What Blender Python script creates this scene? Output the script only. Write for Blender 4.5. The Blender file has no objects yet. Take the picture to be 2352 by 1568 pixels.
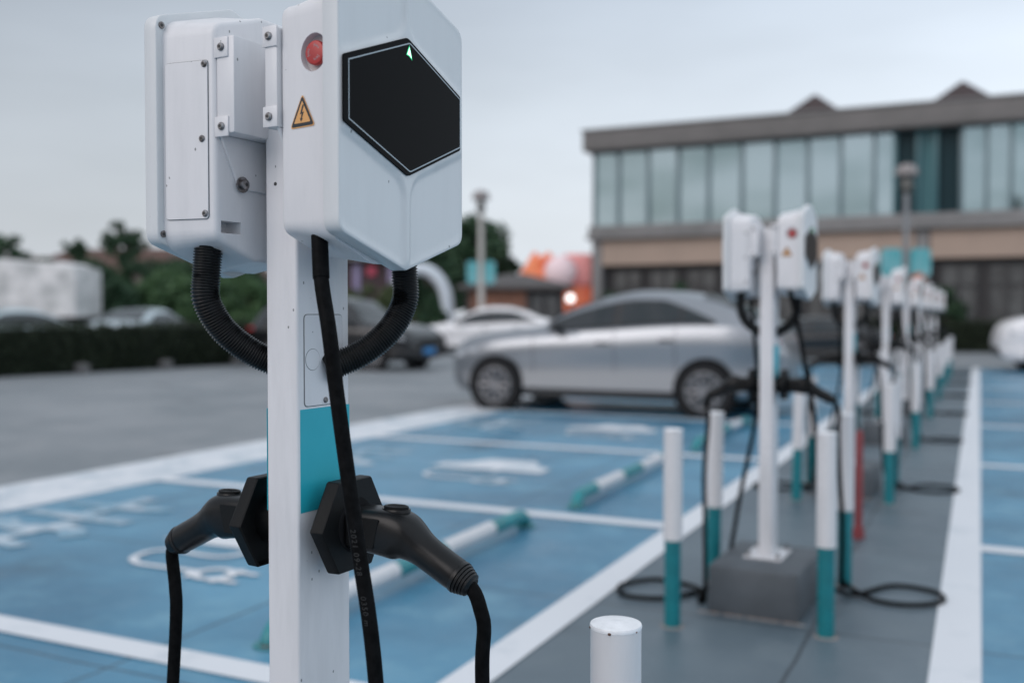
import bpy, bmesh, math, random
from mathutils import Vector, Matrix
random.seed(7)
R = math.radians
PI = math.pi
scene = bpy.context.scene
C = scene.collection
H = 1.2                      # camera height
YAW = R(25.15); CS, SN = math.cos(YAW), math.sin(YAW)
F = 2286.7
KS = 1.108                   # site scale: everything but the charging posts and bollards is laid out in units of KS metres
HC = 1.33                    # real camera height

# ---------------------------------------------------------------- helpers
def onY(px, Y):              # world x of the ray through column px at world y = Y
    k = (px-1176)/F
    return (CS*k-SN)*Y/(CS+SN*k)
def at(px, d, py=None):      # world point at forward distance d
    l = (px-1176)/F*d
    x = -SN*d+CS*l; y = CS*d+SN*l
    z = H+(722-py)*d/F if py is not None else 0
    return Vector((x, y, z))

def link(o, parent=None):
    C.objects.link(o)
    if parent: o.parent = parent
    return o
def tag(o, label=None, cat=None, group=None, kind=None):
    if label: o['label'] = label
    if cat: o['category'] = cat
    if group: o['group'] = group
    if kind: o['kind'] = kind
    return o
def empty(name, loc=(0,0,0), rz=0, label=None, cat=None, group=None):
    o = bpy.data.objects.new(name, None); C.objects.link(o)
    o.empty_display_size = .1
    o.location = loc; o.rotation_euler = (0,0,rz)
    return tag(o, label, cat, group)
def copy_tree(o, parent=None):
    c = o.copy(); C.objects.link(c)
    if parent: c.parent = parent
    for ch in list(o.children): copy_tree(ch, c)
    return c

class MB:
    def __init__(s): s.bm = bmesh.new()
    def merge(s, t, M=None):
        if M is not None: bmesh.ops.transform(t, matrix=M, verts=t.verts)
        me = bpy.data.meshes.new('t'); t.to_mesh(me); t.free()
        s.bm.from_mesh(me); bpy.data.meshes.remove(me)
        return s
    def box(s, x0,x1,y0,y1,z0,z1, bev=0, seg=2, M=None):
        t = bmesh.new(); bmesh.ops.create_cube(t, size=1)
        for v in t.verts:
            v.co = Vector(((x0+x1)/2+v.co.x*(x1-x0), (y0+y1)/2+v.co.y*(y1-y0), (z0+z1)/2+v.co.z*(z1-z0)))
        if bev: bmesh.ops.bevel(t, geom=list(t.edges), offset=bev, segments=seg, profile=.5, affect='EDGES')
        return s.merge(t, M)
    def cyl(s, p0, p1, r0, r1=None, n=24, cap=True, bev=0):
        p0 = Vector(p0); p1 = Vector(p1); r1 = r0 if r1 is None else r1
        return s.tube([p0,p1],[r0,r1],n,cap)
    def frame(s, d):
        d = d.normalized()
        u = Vector((0,0,1)).cross(d)
        if u.length < 1e-3: u = Vector((1,0,0))
        u.normalize(); return u, d.cross(u).normalized()
    def tube(s, pts, rad, n=12, cap=True, sx=1, sy=1, power=2):
        pts = [Vector(p) for p in pts]
        if not hasattr(rad,'__len__'): rad = [rad]*len(pts)
        rings = []; u = None
        for i,p in enumerate(pts):
            a = pts[max(i-1,0)]; b = pts[min(i+1,len(pts)-1)]
            d = (b-a).normalized()
            if u is None: u, w = s.frame(d)
            else:
                u = u-d*u.dot(d)
                if u.length < 1e-5: u, w = s.frame(d)
                u.normalize(); w = d.cross(u).normalized()
            r = rad[i]; ring = []
            ru, rw = (r if hasattr(r,'__len__') else (r,r))
            for k in range(n):
                t = 2*PI*k/n; ct, st = math.cos(t), math.sin(t)
                if power != 2:
                    ct = math.copysign(abs(ct)**(2/power), ct); st = math.copysign(abs(st)**(2/power), st)
                ring.append(s.bm.verts.new(p+u*ct*ru*sx+w*st*rw*sy))
            rings.append(ring)
        for i in range(len(rings)-1):
            A, B = rings[i], rings[i+1]
            for k in range(n):
                s.bm.faces.new((A[k],A[(k+1)%n],B[(k+1)%n],B[k]))
        if cap:
            s.bm.faces.new(list(reversed(rings[0]))); s.bm.faces.new(rings[-1])
        return s
    def loft(s, loops, cap0=True, cap1=True):
        rings = [[s.bm.verts.new(p) for p in L] for L in loops]
        n = len(rings[0])
        for i in range(len(rings)-1):
            A,B = rings[i],rings[i+1]
            for k in range(n): s.bm.faces.new((A[k],A[(k+1)%n],B[(k+1)%n],B[k]))
        if cap0: s.bm.faces.new(list(reversed(rings[0])))
        if cap1: s.bm.faces.new(rings[-1])
        return s
    def poly(s, pts):
        s.bm.faces.new([s.bm.verts.new(p) for p in pts]); return s
    def prism(s, pts, axis, a, b, bev=0, seg=2):     # pts 2d extruded along an axis
        def P(p,h):
            return {'x':(h,p[0],p[1]),'y':(p[0],h,p[1]),'z':(p[0],p[1],h)}[axis]
        t = bmesh.new()
        A = [t.verts.new(P(p,a)) for p in pts]; B = [t.verts.new(P(p,b)) for p in pts]
        n = len(pts)
        for k in range(n): t.faces.new((A[k],A[(k+1)%n],B[(k+1)%n],B[k]))
        f0 = t.faces.new(list(reversed(A))); f1 = t.faces.new(B)
        bmesh.ops.recalc_face_normals(t, faces=t.faces)
        if bev:
            es = list({e for f in (f0,f1) for e in f.edges})
            bmesh.ops.bevel(t, geom=es, offset=bev, segments=seg, profile=.5, affect='EDGES')
        return s.merge(t)
    def sphere(s, c, r, sz=(1,1,1), n=16):
        t = bmesh.new(); bmesh.ops.create_uvsphere(t, u_segments=n, v_segments=max(6,n//2), radius=r)
        for v in t.verts: v.co = Vector((c[0]+v.co.x*sz[0], c[1]+v.co.y*sz[1], c[2]+v.co.z*sz[2]))
        return s.merge(t)
    def build(s, name, mat, parent=None, smooth=35, recalc=True):
        if recalc: bmesh.ops.recalc_face_normals(s.bm, faces=s.bm.faces)
        me = bpy.data.meshes.new(name); s.bm.to_mesh(me); s.bm.free()
        me.materials.append(mat)
        if smooth:
            me.polygons.foreach_set('use_smooth', [True]*len(me.polygons))
            me.set_sharp_from_angle(angle=R(smooth))
        return link(bpy.data.objects.new(name, me), parent)

def carve(b, cutters, name, m, parent):
    base=b.build('t',m); cs=[c.build('t',m,smooth=0) for c in cutters]
    for c in cs:
        md=base.modifiers.new('b','BOOLEAN'); md.operation='DIFFERENCE'; md.solver='EXACT'; md.object=c
    dg=bpy.context.evaluated_depsgraph_get(); dg.update()
    me=bpy.data.meshes.new_from_object(base.evaluated_get(dg)); me.name=name
    for o in cs+[base]: bpy.data.objects.remove(o)
    me.polygons.foreach_set('use_smooth',[True]*len(me.polygons)); me.set_sharp_from_angle(angle=R(35))
    if not me.materials: me.materials.append(m)
    return link(bpy.data.objects.new(name,me),parent)

def rounded(pts, r, seg=5):
    out = []; n = len(pts); 
    for i in range(n):
        p = Vector(pts[i]); a = Vector(pts[i-1]); b = Vector(pts[(i+1)%n])
        ri = r[i] if hasattr(r,'__len__') else r
        u = (a-p).normalized(); v = (b-p).normalized()
        ang = u.angle(v); t = ri/math.tan(ang/2)
        p0 = p+u*t; p1 = p+v*t
        for k in range(seg+1):
            f = k/seg
            q = p0*(1-f)**2 + p*2*f*(1-f) + p1*f*f
            out.append((q.x,q.y))
    return out
def inset(pts, d):           # simple inward offset for convex outlines
    n = len(pts); out = []
    c = Vector((sum(p[0] for p in pts)/n, sum(p[1] for p in pts)/n))
    for i in range(n):
        p = Vector(pts[i]); a = Vector(pts[i-1]); b = Vector(pts[(i+1)%n])
        e1 = (p-a).normalized(); e2 = (b-p).normalized()
        n1 = Vector((-e1.y,e1.x)); n2 = Vector((-e2.y,e2.x))
        if n1.dot(c-p) < 0: n1 = -n1
        if n2.dot(c-p) < 0: n2 = -n2
        m = (n1+n2); m.normalize()
        out.append(tuple(p+m*d/max(.3,m.dot(n1))))
    return out
def spline(pts, n=12):
    pts = [Vector(p) for p in pts]; out = []
    P = [pts[0]*2-pts[1]]+pts+[pts[-1]*2-pts[-2]]
    for i in range(1,len(P)-2):
        a,b,c,d = P[i-1],P[i],P[i+1],P[i+2]
        for k in range(n):
            t = k/n
            out.append(.5*((2*b)+(c-a)*t+(2*a-5*b+4*c-d)*t*t+(3*b-a-3*c+d)*t**3))
    out.append(P[-2]); return out
def resample(pts, step):
    out = [pts[0]]; acc = 0
    L = [0]
    for i in range(1,len(pts)): L.append(L[-1]+(pts[i]-pts[i-1]).length)
    n = max(2,int(L[-1]/step)); j = 0
    for k in range(1,n+1):
        t = L[-1]*k/n
        while j < len(L)-2 and L[j+1] < t: j += 1
        f = (t-L[j])/max(1e-9,(L[j+1]-L[j]))
        out.append(pts[j].lerp(pts[j+1], min(1,f)))
    return out

# ---------------------------------------------------------------- materials
def mat(name, col, rough=.5, metal=0, spec=.5, var=None, vscale=3, vamt=1, bump=0, bscale=200, coat=0, emis=None, estr=1):
    m = bpy.data.materials.new(name); m.use_nodes = True
    nt = m.node_tree; N = nt.nodes; Lk = nt.links
    b = N['Principled BSDF']
    b.inputs['Base Color'].default_value = (*col,1)
    b.inputs['Roughness'].default_value = rough
    b.inputs['Metallic'].default_value = metal
    b.inputs['Specular IOR Level'].default_value = spec
    b.inputs['Coat Weight'].default_value = coat
    tc = N.new('ShaderNodeTexCoord')
    if var is not None:
        nz = N.new('ShaderNodeTexNoise'); nz.inputs['Scale'].default_value = vscale
        nz.inputs['Detail'].default_value = 6; nz.inputs['Roughness'].default_value = .6
        Lk.new(tc.outputs['Object'], nz.inputs['Vector'])
        rp = N.new('ShaderNodeMapRange'); rp.inputs['From Min'].default_value = .35; rp.inputs['From Max'].default_value = .68
        rp.inputs['To Max'].default_value = vamt
        Lk.new(nz.outputs['Fac'], rp.inputs['Value'])
        mx = N.new('ShaderNodeMix'); mx.data_type = 'RGBA'
        mx.inputs['A'].default_value = (*col,1); mx.inputs['B'].default_value = (*var,1)
        Lk.new(rp.outputs['Result'], mx.inputs['Factor'])
        Lk.new(mx.outputs['Result'], b.inputs['Base Color'])
    if bump:
        n2 = N.new('ShaderNodeTexNoise'); n2.inputs['Scale'].default_value = bscale; n2.inputs['Detail'].default_value = 3
        Lk.new(tc.outputs['Object'], n2.inputs['Vector'])
        bp = N.new('ShaderNodeBump'); bp.inputs['Strength'].default_value = bump; bp.inputs['Distance'].default_value = .002
        Lk.new(n2.outputs['Fac'], bp.inputs['Height']); Lk.new(bp.outputs['Normal'], b.inputs['Normal'])
    if emis:
        b.inputs['Emission Color'].default_value = (*emis,1); b.inputs['Emission Strength'].default_value = estr
    return m

def white_paint(name, col=(.62,.615,.63), speck=1.0, rough=.38, grime=.42):
    """powder coated white with fine texture, faint run-off grime and small dark flecks"""
    m = bpy.data.materials.new(name); m.use_nodes = True
    nt = m.node_tree; N = nt.nodes; L = nt.links; b = N['Principled BSDF']
    b.inputs['Roughness'].default_value = rough
    tc = N.new('ShaderNodeTexCoord')
    mp = N.new('ShaderNodeMapping'); mp.inputs['Scale'].default_value = (22,22,3.5)
    L.new(tc.outputs['Object'], mp.inputs['Vector'])
    g = N.new('ShaderNodeTexNoise'); g.inputs['Scale'].default_value = 1; g.inputs['Detail'].default_value = 7; g.inputs['Roughness'].default_value=.62
    L.new(mp.outputs['Vector'], g.inputs['Vector'])
    gr = N.new('ShaderNodeMapRange'); gr.inputs['From Min'].default_value=.47; gr.inputs['From Max'].default_value=.80; gr.inputs['To Max'].default_value=grime
    L.new(g.outputs['Fac'], gr.inputs['Value'])
    m1 = N.new('ShaderNodeMix'); m1.data_type='RGBA'
    m1.inputs['A'].default_value=(*col,1); m1.inputs['B'].default_value=(.42,.43,.44,1)
    L.new(gr.outputs['Result'], m1.inputs['Factor'])
    # flecks, gathered in patches
    mp2 = N.new('ShaderNodeMapping'); mp2.inputs['Scale'].default_value=(1,1,.62); mp2.inputs['Rotation'].default_value=(.4,.3,.2)
    L.new(tc.outputs['Object'], mp2.inputs['Vector'])
    v = N.new('ShaderNodeTexVoronoi'); v.inputs['Scale'].default_value=135; v.inputs['Randomness'].default_value=1
    L.new(mp2.outputs['Vector'], v.inputs['Vector'])
    lt = N.new('ShaderNodeMath'); lt.operation='LESS_THAN'; lt.inputs[1].default_value=.20
    L.new(v.outputs['Distance'], lt.inputs[0])
    sx = N.new('ShaderNodeSeparateColor'); L.new(v.outputs['Color'], sx.inputs['Color'])
    pn = N.new('ShaderNodeTexNoise'); pn.inputs['Scale'].default_value=9; pn.inputs['Detail'].default_value=3
    L.new(tc.outputs['Object'], pn.inputs['Vector'])
    pr = N.new('ShaderNodeMapRange'); pr.inputs['From Min'].default_value=.45; pr.inputs['From Max'].default_value=.75
    pr.inputs['To Min'].default_value=.006; pr.inputs['To Max'].default_value=.16*speck
    L.new(pn.outputs['Fac'], pr.inputs['Value'])
    l2 = N.new('ShaderNodeMath'); l2.operation='LESS_THAN'
    L.new(sx.outputs['Red'], l2.inputs[0]); L.new(pr.outputs['Result'], l2.inputs[1])
    mu = N.new('ShaderNodeMath'); mu.operation='MULTIPLY'
    L.new(lt.outputs[0], mu.inputs[0]); L.new(l2.outputs[0], mu.inputs[1])
    mu2 = N.new('ShaderNodeMath'); mu2.operation='MULTIPLY'; mu2.inputs[1].default_value=.75
    L.new(mu.outputs[0], mu2.inputs[0])
    m2 = N.new('ShaderNodeMix'); m2.data_type='RGBA'; m2.inputs['B'].default_value=(.06,.07,.07,1)
    L.new(m1.outputs['Result'], m2.inputs['A']); L.new(mu2.outputs[0], m2.inputs['Factor'])
    L.new(m2.outputs['Result'], b.inputs['Base Color'])
    n2 = N.new('ShaderNodeTexNoise'); n2.inputs['Scale'].default_value=420; n2.inputs['Detail'].default_value=2
    L.new(tc.outputs['Object'], n2.inputs['Vector'])
    bp = N.new('ShaderNodeBump'); bp.inputs['Strength'].default_value=.12; bp.inputs['Distance'].default_value=.001
    L.new(n2.outputs['Fac'], bp.inputs['Height']); L.new(bp.outputs['Normal'], b.inputs['Normal'])
    return m

def ground_paint(name, col, dark, light, rough=.34, joints=True, jx=(2.1,.55), jy=(1.43,.4), stripes=True):
    m = bpy.data.materials.new(name); m.use_nodes = True
    nt = m.node_tree; N = nt.nodes; L = nt.links; b = N['Principled BSDF']
    tc = N.new('ShaderNodeTexCoord')
    def noise(sc, det=6, ro=.6, vec=None):
        n = N.new('ShaderNodeTexNoise'); n.inputs['Scale'].default_value=sc; n.inputs['Detail'].default_value=det; n.inputs['Roughness'].default_value=ro
        L.new(vec or tc.outputs['Object'], n.inputs['Vector']); return n
    def rng(src,a,bb,c,d):
        r = N.new('ShaderNodeMapRange')
        for k,vv in zip(('From Min','From Max','To Min','To Max'),(a,bb,c,d)): r.inputs[k].default_value=vv
        L.new(src, r.inputs['Value']); return r.outputs['Result']
    def mix(f, A, B):
        x = N.new('ShaderNodeMix'); x.data_type='RGBA'
        L.new(f, x.inputs['Factor'])
        if isinstance(A,tuple): x.inputs['A'].default_value=(*A,1)
        else: L.new(A, x.inputs['A'])
        if isinstance(B,tuple): x.inputs['B'].default_value=(*B,1)
        else: L.new(B, x.inputs['B'])
        return x.outputs['Result']
    n1 = noise(.62,5,.55); c1 = mix(rng(n1.outputs['Fac'],.38,.62,0,1), col, dark)
    n2 = noise(2.3,8,.7); c2 = mix(rng(n2.outputs['Fac'],.50,.74,0,.6), c1, light)
    n3 = noise(26,4,.7); c3 = mix(rng(n3.outputs['Fac'],.60,.78,0,.35), c2, dark)
    # scratches and scuffs
    mp = N.new('ShaderNodeMapping'); mp.inputs['Scale'].default_value=(1.2,6,1); mp.inputs['Rotation'].default_value=(0,0,.5)
    L.new(tc.outputs['Object'], mp.inputs['Vector'])
    n4 = noise(2.2,9,.75, mp.outputs['Vector']); c4 = mix(rng(n4.outputs['Fac'],.64,.72,0,.6), c3, light)
    out = c4
    # dark blots: oil and tyre dirt
    n6 = noise(1.05,3,.5); n7 = noise(14,5,.7)
    mb = N.new('ShaderNodeMath'); mb.operation='MULTIPLY'
    L.new(rng(n6.outputs['Fac'],.62,.74,0,1), mb.inputs[0]); L.new(rng(n7.outputs['Fac'],.3,.6,.2,.75), mb.inputs[1])
    c4 = mix(mb.outputs[0], c4, tuple(v*.40+.01 for v in dark)); out = c4
    if joints:
        sp = N.new('ShaderNodeSeparateXYZ'); 
        w = noise(3,3); wm = N.new('ShaderNodeVectorMath'); wm.operation='MULTIPLY_ADD'
        wm.inputs[1].default_value=(.03,.03,.03); L.new(w.outputs['Color'], wm.inputs[0]); L.new(tc.outputs['Object'], wm.inputs[2])
        L.new(wm.outputs[0], sp.inputs[0])
        fac = None
        for axis,(per,off) in (('X',jx),('Y',jy)):
            a = N.new('ShaderNodeMath'); a.operation='ADD'; a.inputs[1].default_value=off+100*per; L.new(sp.outputs[axis], a.inputs[0])
            p = N.new('ShaderNodeMath'); p.operation='PINGPONG'; p.inputs[1].default_value=per/2; L.new(a.outputs[0], p.inputs[0])
            q = N.new('ShaderNodeMath'); q.operation='LESS_THAN'; q.inputs[1].default_value=.0065; L.new(p.outputs[0], q.inputs[0])
            if fac is None: fac = q.outputs[0]
            else:
                mm = N.new('ShaderNodeMath'); mm.operation='MAXIMUM'; L.new(fac, mm.inputs[0]); L.new(q.outputs[0], mm.inputs[1]); fac = mm.outputs[0]
        m5 = N.new('ShaderNodeMath'); m5.operation='MULTIPLY'; m5.inputs[1].default_value=.85; L.new(fac, m5.inputs[0])
        out = mix(m5.outputs[0], c4, tuple(v*.25 for v in dark))
    L.new(out, b.inputs['Base Color'])
    L.new(rng(n2.outputs['Fac'],.3,.7,rough-.1,rough+.15), b.inputs['Roughness'])
    bp = N.new('ShaderNodeBump'); bp.inputs['Strength'].default_value=.25; bp.inputs['Distance'].default_value=.004
    L.new(n3.outputs['Fac'], bp.inputs['Height']); L.new(bp.outputs['Normal'], b.inputs['Normal'])
    return m

M = {}
M['white'] = white_paint('white_powder_coat', (.68,.675,.69), grime=.30)
M['cover'] = white_paint('white_moulded_cover', (.62,.635,.645), .12, .36, .16)
M['postw'] = white_paint('white_post_coat', (.68,.68,.70), 1.3, .35)
M['black_glass'] = mat('black_glass', (.0040,.0043,.0048), .30, 0, .04)
M['matte_black'] = mat('matte_black', (.012,.012,.013), .9, spec=.1)
M['line_grey'] = mat('pale_grey_ink', (.35,.40,.43), .5)
M['green_glow'] = mat('green_lit_mark', (.1,.9,.4), .5, emis=(.55,1,.75), estr=1.6)
M['green_halo'] = mat('green_lit_edge', (.0,.3,.12), .5, emis=(.0,.55,.2), estr=.5)
M['red'] = mat('red_plastic', (.52,.035,.03), .4, var=(.38,.03,.03), vscale=30)
M['recess'] = mat('grey_recess', (.50,.46,.46), .6)
M['ink'] = mat('dark_ink', (.022,.028,.034), .6)
M['orange'] = mat('orange_sticker', (.70,.36,.13), .55)
M['steel'] = mat('bolt_steel', (.33,.33,.34), .38, 1, var=(.12,.10,.09), vscale=120)
M['socket'] = mat('bolt_socket', (.03,.03,.03), .5)
M['gap'] = mat('seam_shadow_gap', (.10,.11,.12), .7)
M['rubber'] = mat('black_hose', (.005,.0053,.006), .34, spec=.30, var=(.012,.013,.014), vscale=50)
M['cable'] = mat('black_cable', (.0035,.0037,.004), .5, spec=.03, var=(.008,.0083,.009), vscale=80, bump=.1, bscale=600)
M['plastic'] = mat('black_textured_plastic', (.006,.0065,.007), .45, spec=.16, bump=.35, bscale=900)
M['plastic_s'] = mat('black_satin_plastic', (.0045,.005,.0056), .30, spec=.26, var=(.007,.0075,.0085), vscale=40)
M['teal'] = mat('teal_sticker', (.014,.37,.46), .45, var=(.018,.39,.48), vscale=20)
M['teal_paint'] = mat('teal_paint', (.0,.17,.20), .45, var=(.0,.13,.155), vscale=14)
M['teal_pipe'] = mat('teal_pipe_paint', (.015,.24,.27), .4, var=(.02,.17,.19), vscale=9)
M['bollard_white'] = white_paint('bollard_white', (.62,.62,.635), .25, .35)
M['cap_white'] = mat('cap_white', (.84,.85,.87), .45, var=(.7,.71,.73), vscale=40)
M['rust'] = mat('rust', (.16,.08,.05), .8, var=(.05,.03,.025), vscale=60)
M['plinth'] = mat('grey_painted_concrete', (.085,.10,.115), .6, var=(.06,.07,.08), vscale=5, bump=.3, bscale=60)
M['crust'] = mat('chipped_concrete', (.22,.215,.21), .8, var=(.25,.2,.18), vscale=60)
M['asphalt'] = ground_paint('grey_pavement', (.235,.25,.265), (.165,.185,.20), (.34,.345,.35), .6, joints=False)
M['blue'] = ground_paint('blue_bay_paint', (.078,.265,.405), (.030,.145,.245), (.22,.40,.49))
M['walk'] = ground_paint('grey_blue_walk_paint', (.100,.137,.163), (.070,.100,.124), (.155,.19,.21), .4)
M['line'] = None
def worn_white(name, base, lo, hi):
    m = mat(name, (.57,.585,.61), .55)
    nt = m.node_tree; N = nt.nodes; L = nt.links; b = N['Principled BSDF']
    tc = N.new('ShaderNodeTexCoord'); n = N.new('ShaderNodeTexNoise'); n.inputs['Scale'].default_value=2.6; n.inputs['Detail'].default_value=10; n.inputs['Roughness'].default_value=.7
    L.new(tc.outputs['Object'], n.inputs['Vector'])
    r = N.new('ShaderNodeMapRange'); r.inputs['From Min'].default_value=lo; r.inputs['From Max'].default_value=hi
    L.new(n.outputs['Fac'], r.inputs['Value'])
    x = N.new('ShaderNodeMix'); x.data_type='RGBA'; x.inputs['A'].default_value=(.66,.68,.71,1); x.inputs['B'].default_value=(*base,1)
    L.new(r.outputs['Result'], x.inputs['Factor']); L.new(x.outputs['Result'], b.inputs['Base Color'])
    return m
M['line'] = worn_white('white_road_paint', (.36,.42,.47), .56, .86)
M['worn'] = worn_white('worn_white_marking', (.20,.34,.43), .46, .74)
M['band'] = worn_white('worn_white_band', (.25,.35,.42), .46, .72)
M['faded'] = worn_white('faded_white_marking', (.13,.29,.40), .28, .60)

# ---------------------------------------------------------------- world and sun
w = bpy.data.worlds.new("World"); scene.world = w; w.use_nodes = True
nt = w.node_tree; N = nt.nodes; L = nt.links
bg = N['Background']
SUN_EL, SUN_AZ = R(32), R(205)     # compass-like: from +Y clockwise towards +X
sky = N.new('ShaderNodeTexSky'); sky.sky_type='NISHITA'; sky.sun_disc=False
sky.sun_elevation = SUN_EL; sky.sun_rotation = SUN_AZ
sky.air_density = 1.2; sky.dust_density = 3.5; sky.ozone_density = 2
tc = N.new('ShaderNodeTexCoord'); sp = N.new('ShaderNodeSeparateXYZ'); L.new(tc.outputs['Generated'], sp.inputs[0])
# overcast veil (values are for background strength .1)
el = N.new('ShaderNodeValToRGB'); L.new(sp.outputs['Z'], el.inputs['Fac'])
cr = el.color_ramp
cr.elements[0].position = 0; cr.elements[0].color = (.78,.83,.90,1)
cr.elements[1].position = 1; cr.elements[1].color = (.78,.86,.94,1)
for pos,c in ((.09,(.79,.845,.91)),(.20,(.70,.765,.84)),(.31,(.57,.64,.73)),(.45,(.62,.70,.78)),(.70,(.72,.80,.88))):
    e = cr.elements.new(pos); e.color = (*c,1)
mp = N.new('ShaderNodeMapping'); mp.inputs['Scale'].default_value=(1.0,1.0,4.2); mp.inputs['Rotation'].default_value=(.1,.05,.6)
L.new(tc.outputs['Generated'], mp.inputs['Vector'])
cn = N.new('ShaderNodeTexNoise'); cn.inputs['Scale'].default_value=1.7; cn.inputs['Detail'].default_value=5; cn.inputs['Roughness'].default_value=.5
L.new(mp.outputs['Vector'], cn.inputs['Vector'])
crg = N.new('ShaderNodeMapRange')
for k,vv in zip(('From Min','From Max','To Min','To Max'),(.3,.7,.86,1.12)): crg.inputs[k].default_value=vv
L.new(cn.outputs['Fac'], crg.inputs['Value'])
vm = N.new('ShaderNodeVectorMath'); vm.operation='SCALE'; L.new(el.outputs['Color'], vm.inputs[0]); L.new(crg.outputs['Result'], vm.inputs['Scale'])
# brighter, slightly pink cloud bank on the side where the sun stands behind the cloud
dt = N.new('ShaderNodeVectorMath'); dt.operation='DOT_PRODUCT'
dt.inputs[1].default_value=(math.sin(SUN_AZ),math.cos(SUN_AZ),.25)
L.new(tc.outputs['Generated'], dt.inputs[0])
dr = N.new('ShaderNodeMapRange')
for k,vv in zip(('From Min','From Max','To Min','To Max'),(-.1,1,0,1)): dr.inputs[k].default_value=vv
L.new(dt.outputs['Value'], dr.inputs['Value'])
pk = N.new('ShaderNodeMix'); pk.data_type='RGBA'; pk.blend_type='MULTIPLY'
pk.inputs['B'].default_value=(1.56,1.42,1.42,1)
cn2 = N.new('ShaderNodeTexNoise'); cn2.inputs['Scale'].default_value=7; cn2.inputs['Detail'].default_value=5
L.new(mp.outputs['Vector'], cn2.inputs['Vector'])
c2r = N.new('ShaderNodeMapRange')
for k,vv in zip(('From Min','From Max','To Min','To Max'),(.40,.60,-.35,1.35)): c2r.inputs[k].default_value=vv
L.new(cn2.outputs['Fac'], c2r.inputs['Value'])
pm = N.new('ShaderNodeMath'); pm.operation='MULTIPLY'; L.new(dr.outputs['Result'], pm.inputs[0]); L.new(c2r.outputs['Result'], pm.inputs[1])
L.new(pm.outputs[0], pk.inputs['Factor']); pk.clamp_factor=False; L.new(vm.outputs[0], pk.inputs['A'])
az = N.new('ShaderNodeVectorMath'); az.operation='DOT_PRODUCT'; az.inputs[1].default_value=(.95,.30,.0)
L.new(tc.outputs['Generated'], az.inputs[0])
ar = N.new('ShaderNodeMapRange')
for k,vv in zip(('From Min','From Max','To Min','To Max'),(-.8,1,.50,1.27)): ar.inputs[k].default_value=vv
L.new(az.outputs['Value'], ar.inputs['Value'])
am = N.new('ShaderNodeVectorMath'); am.operation='SCALE'; L.new(pk.outputs['Result'], am.inputs[0]); L.new(ar.outputs['Result'], am.inputs['Scale'])
mul = N.new('ShaderNodeVectorMath'); mul.operation='SCALE'; mul.inputs['Scale'].default_value=10
L.new(am.outputs[0], mul.inputs[0])
mx = N.new('ShaderNodeMix'); mx.data_type='RGBA'; mx.inputs['Factor'].default_value=.9
L.new(sky.outputs['Color'], mx.inputs['A']); L.new(mul.outputs[0], mx.inputs['B'])
L.new(mx.outputs['Result'], bg.inputs['Color']); bg.inputs['Strength'].default_value=.1
sl = bpy.data.lights.new('sun','SUN'); sl.energy=.75; sl.angle=R(38); sl.color=(1,.93,.92)
so = bpy.data.objects.new('sun', sl); C.objects.link(so)
sd = Vector((math.sin(SUN_AZ)*math.cos(SUN_EL), math.cos(SUN_AZ)*math.cos(SUN_EL), math.sin(SUN_EL)))
so.rotation_euler = sd.to_track_quat('Z','Y').to_euler(); so.location=(0,-5,8)

# ---------------------------------------------------------------- camera
cd = bpy.data.cameras.new('camera'); cam = bpy.data.objects.new('camera', cd); C.objects.link(cam)
cd.lens=35; cd.sensor_width=36; cd.clip_start=.05; cd.clip_end=2000
cam.location=(0,0,HC); cam.rotation_euler=(R(90-1.553),0,YAW)
cd.dof.use_dof=True; cd.dof.focus_distance=1.49; cd.dof.aperture_fstop=2.1
scene.camera = cam
scene.view_settings.view_transform='Standard'; scene.view_settings.look='None'
scene.view_settings.exposure=.36; scene.view_settings.gamma=1
scene.render.engine='CYCLES'

# ---------------------------------------------------------------- ground
def sheet(name, x0,x1,y0,y1,z,m):
    o = MB().poly([(x0,y0,z),(x1,y0,z),(x1,y1,z),(x0,y1,z)]).build(name, m, smooth=0)
    return tag(o, kind='structure')
sheet('ground', -400,400,-100,600,0,M['asphalt'])
WX0, WX1, YE = -1.50, -.06, 33
sheet('blue_parking_ground', -5.35, WX0, -6, 24.2, .004, M['blue'])
sheet('blue_parking_ground', WX1, 5.2, -6, 24.2, .004, M['blue'])
sheet('charger_walkway', WX0, WX1, -6, 24.5, .0044, M['walk'])
sheet('lane_border_line', -6.15,-5.35,-6,24.2,.006,M['band'])
sheet('walkway_edge_line', WX0-.075,WX0+.075,-6,24.5,.008,M['line'])
sheet('walkway_edge_line', WX1-.08,WX1+.08,-6,24.5,.008,M['line'])
for i in range(-3,8):
    y = 2.62+2.82*i
    sheet('parking_bay_line', -5.35, WX0-.075, y-.07,y+.07,.0085,M['line'])
for i in range(-2,7):
    y = 2.50+3.1*i
    sheet('parking_bay_line', WX1+.08, 5.0, y-.07,y+.07,.0085,M['line'])

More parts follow.
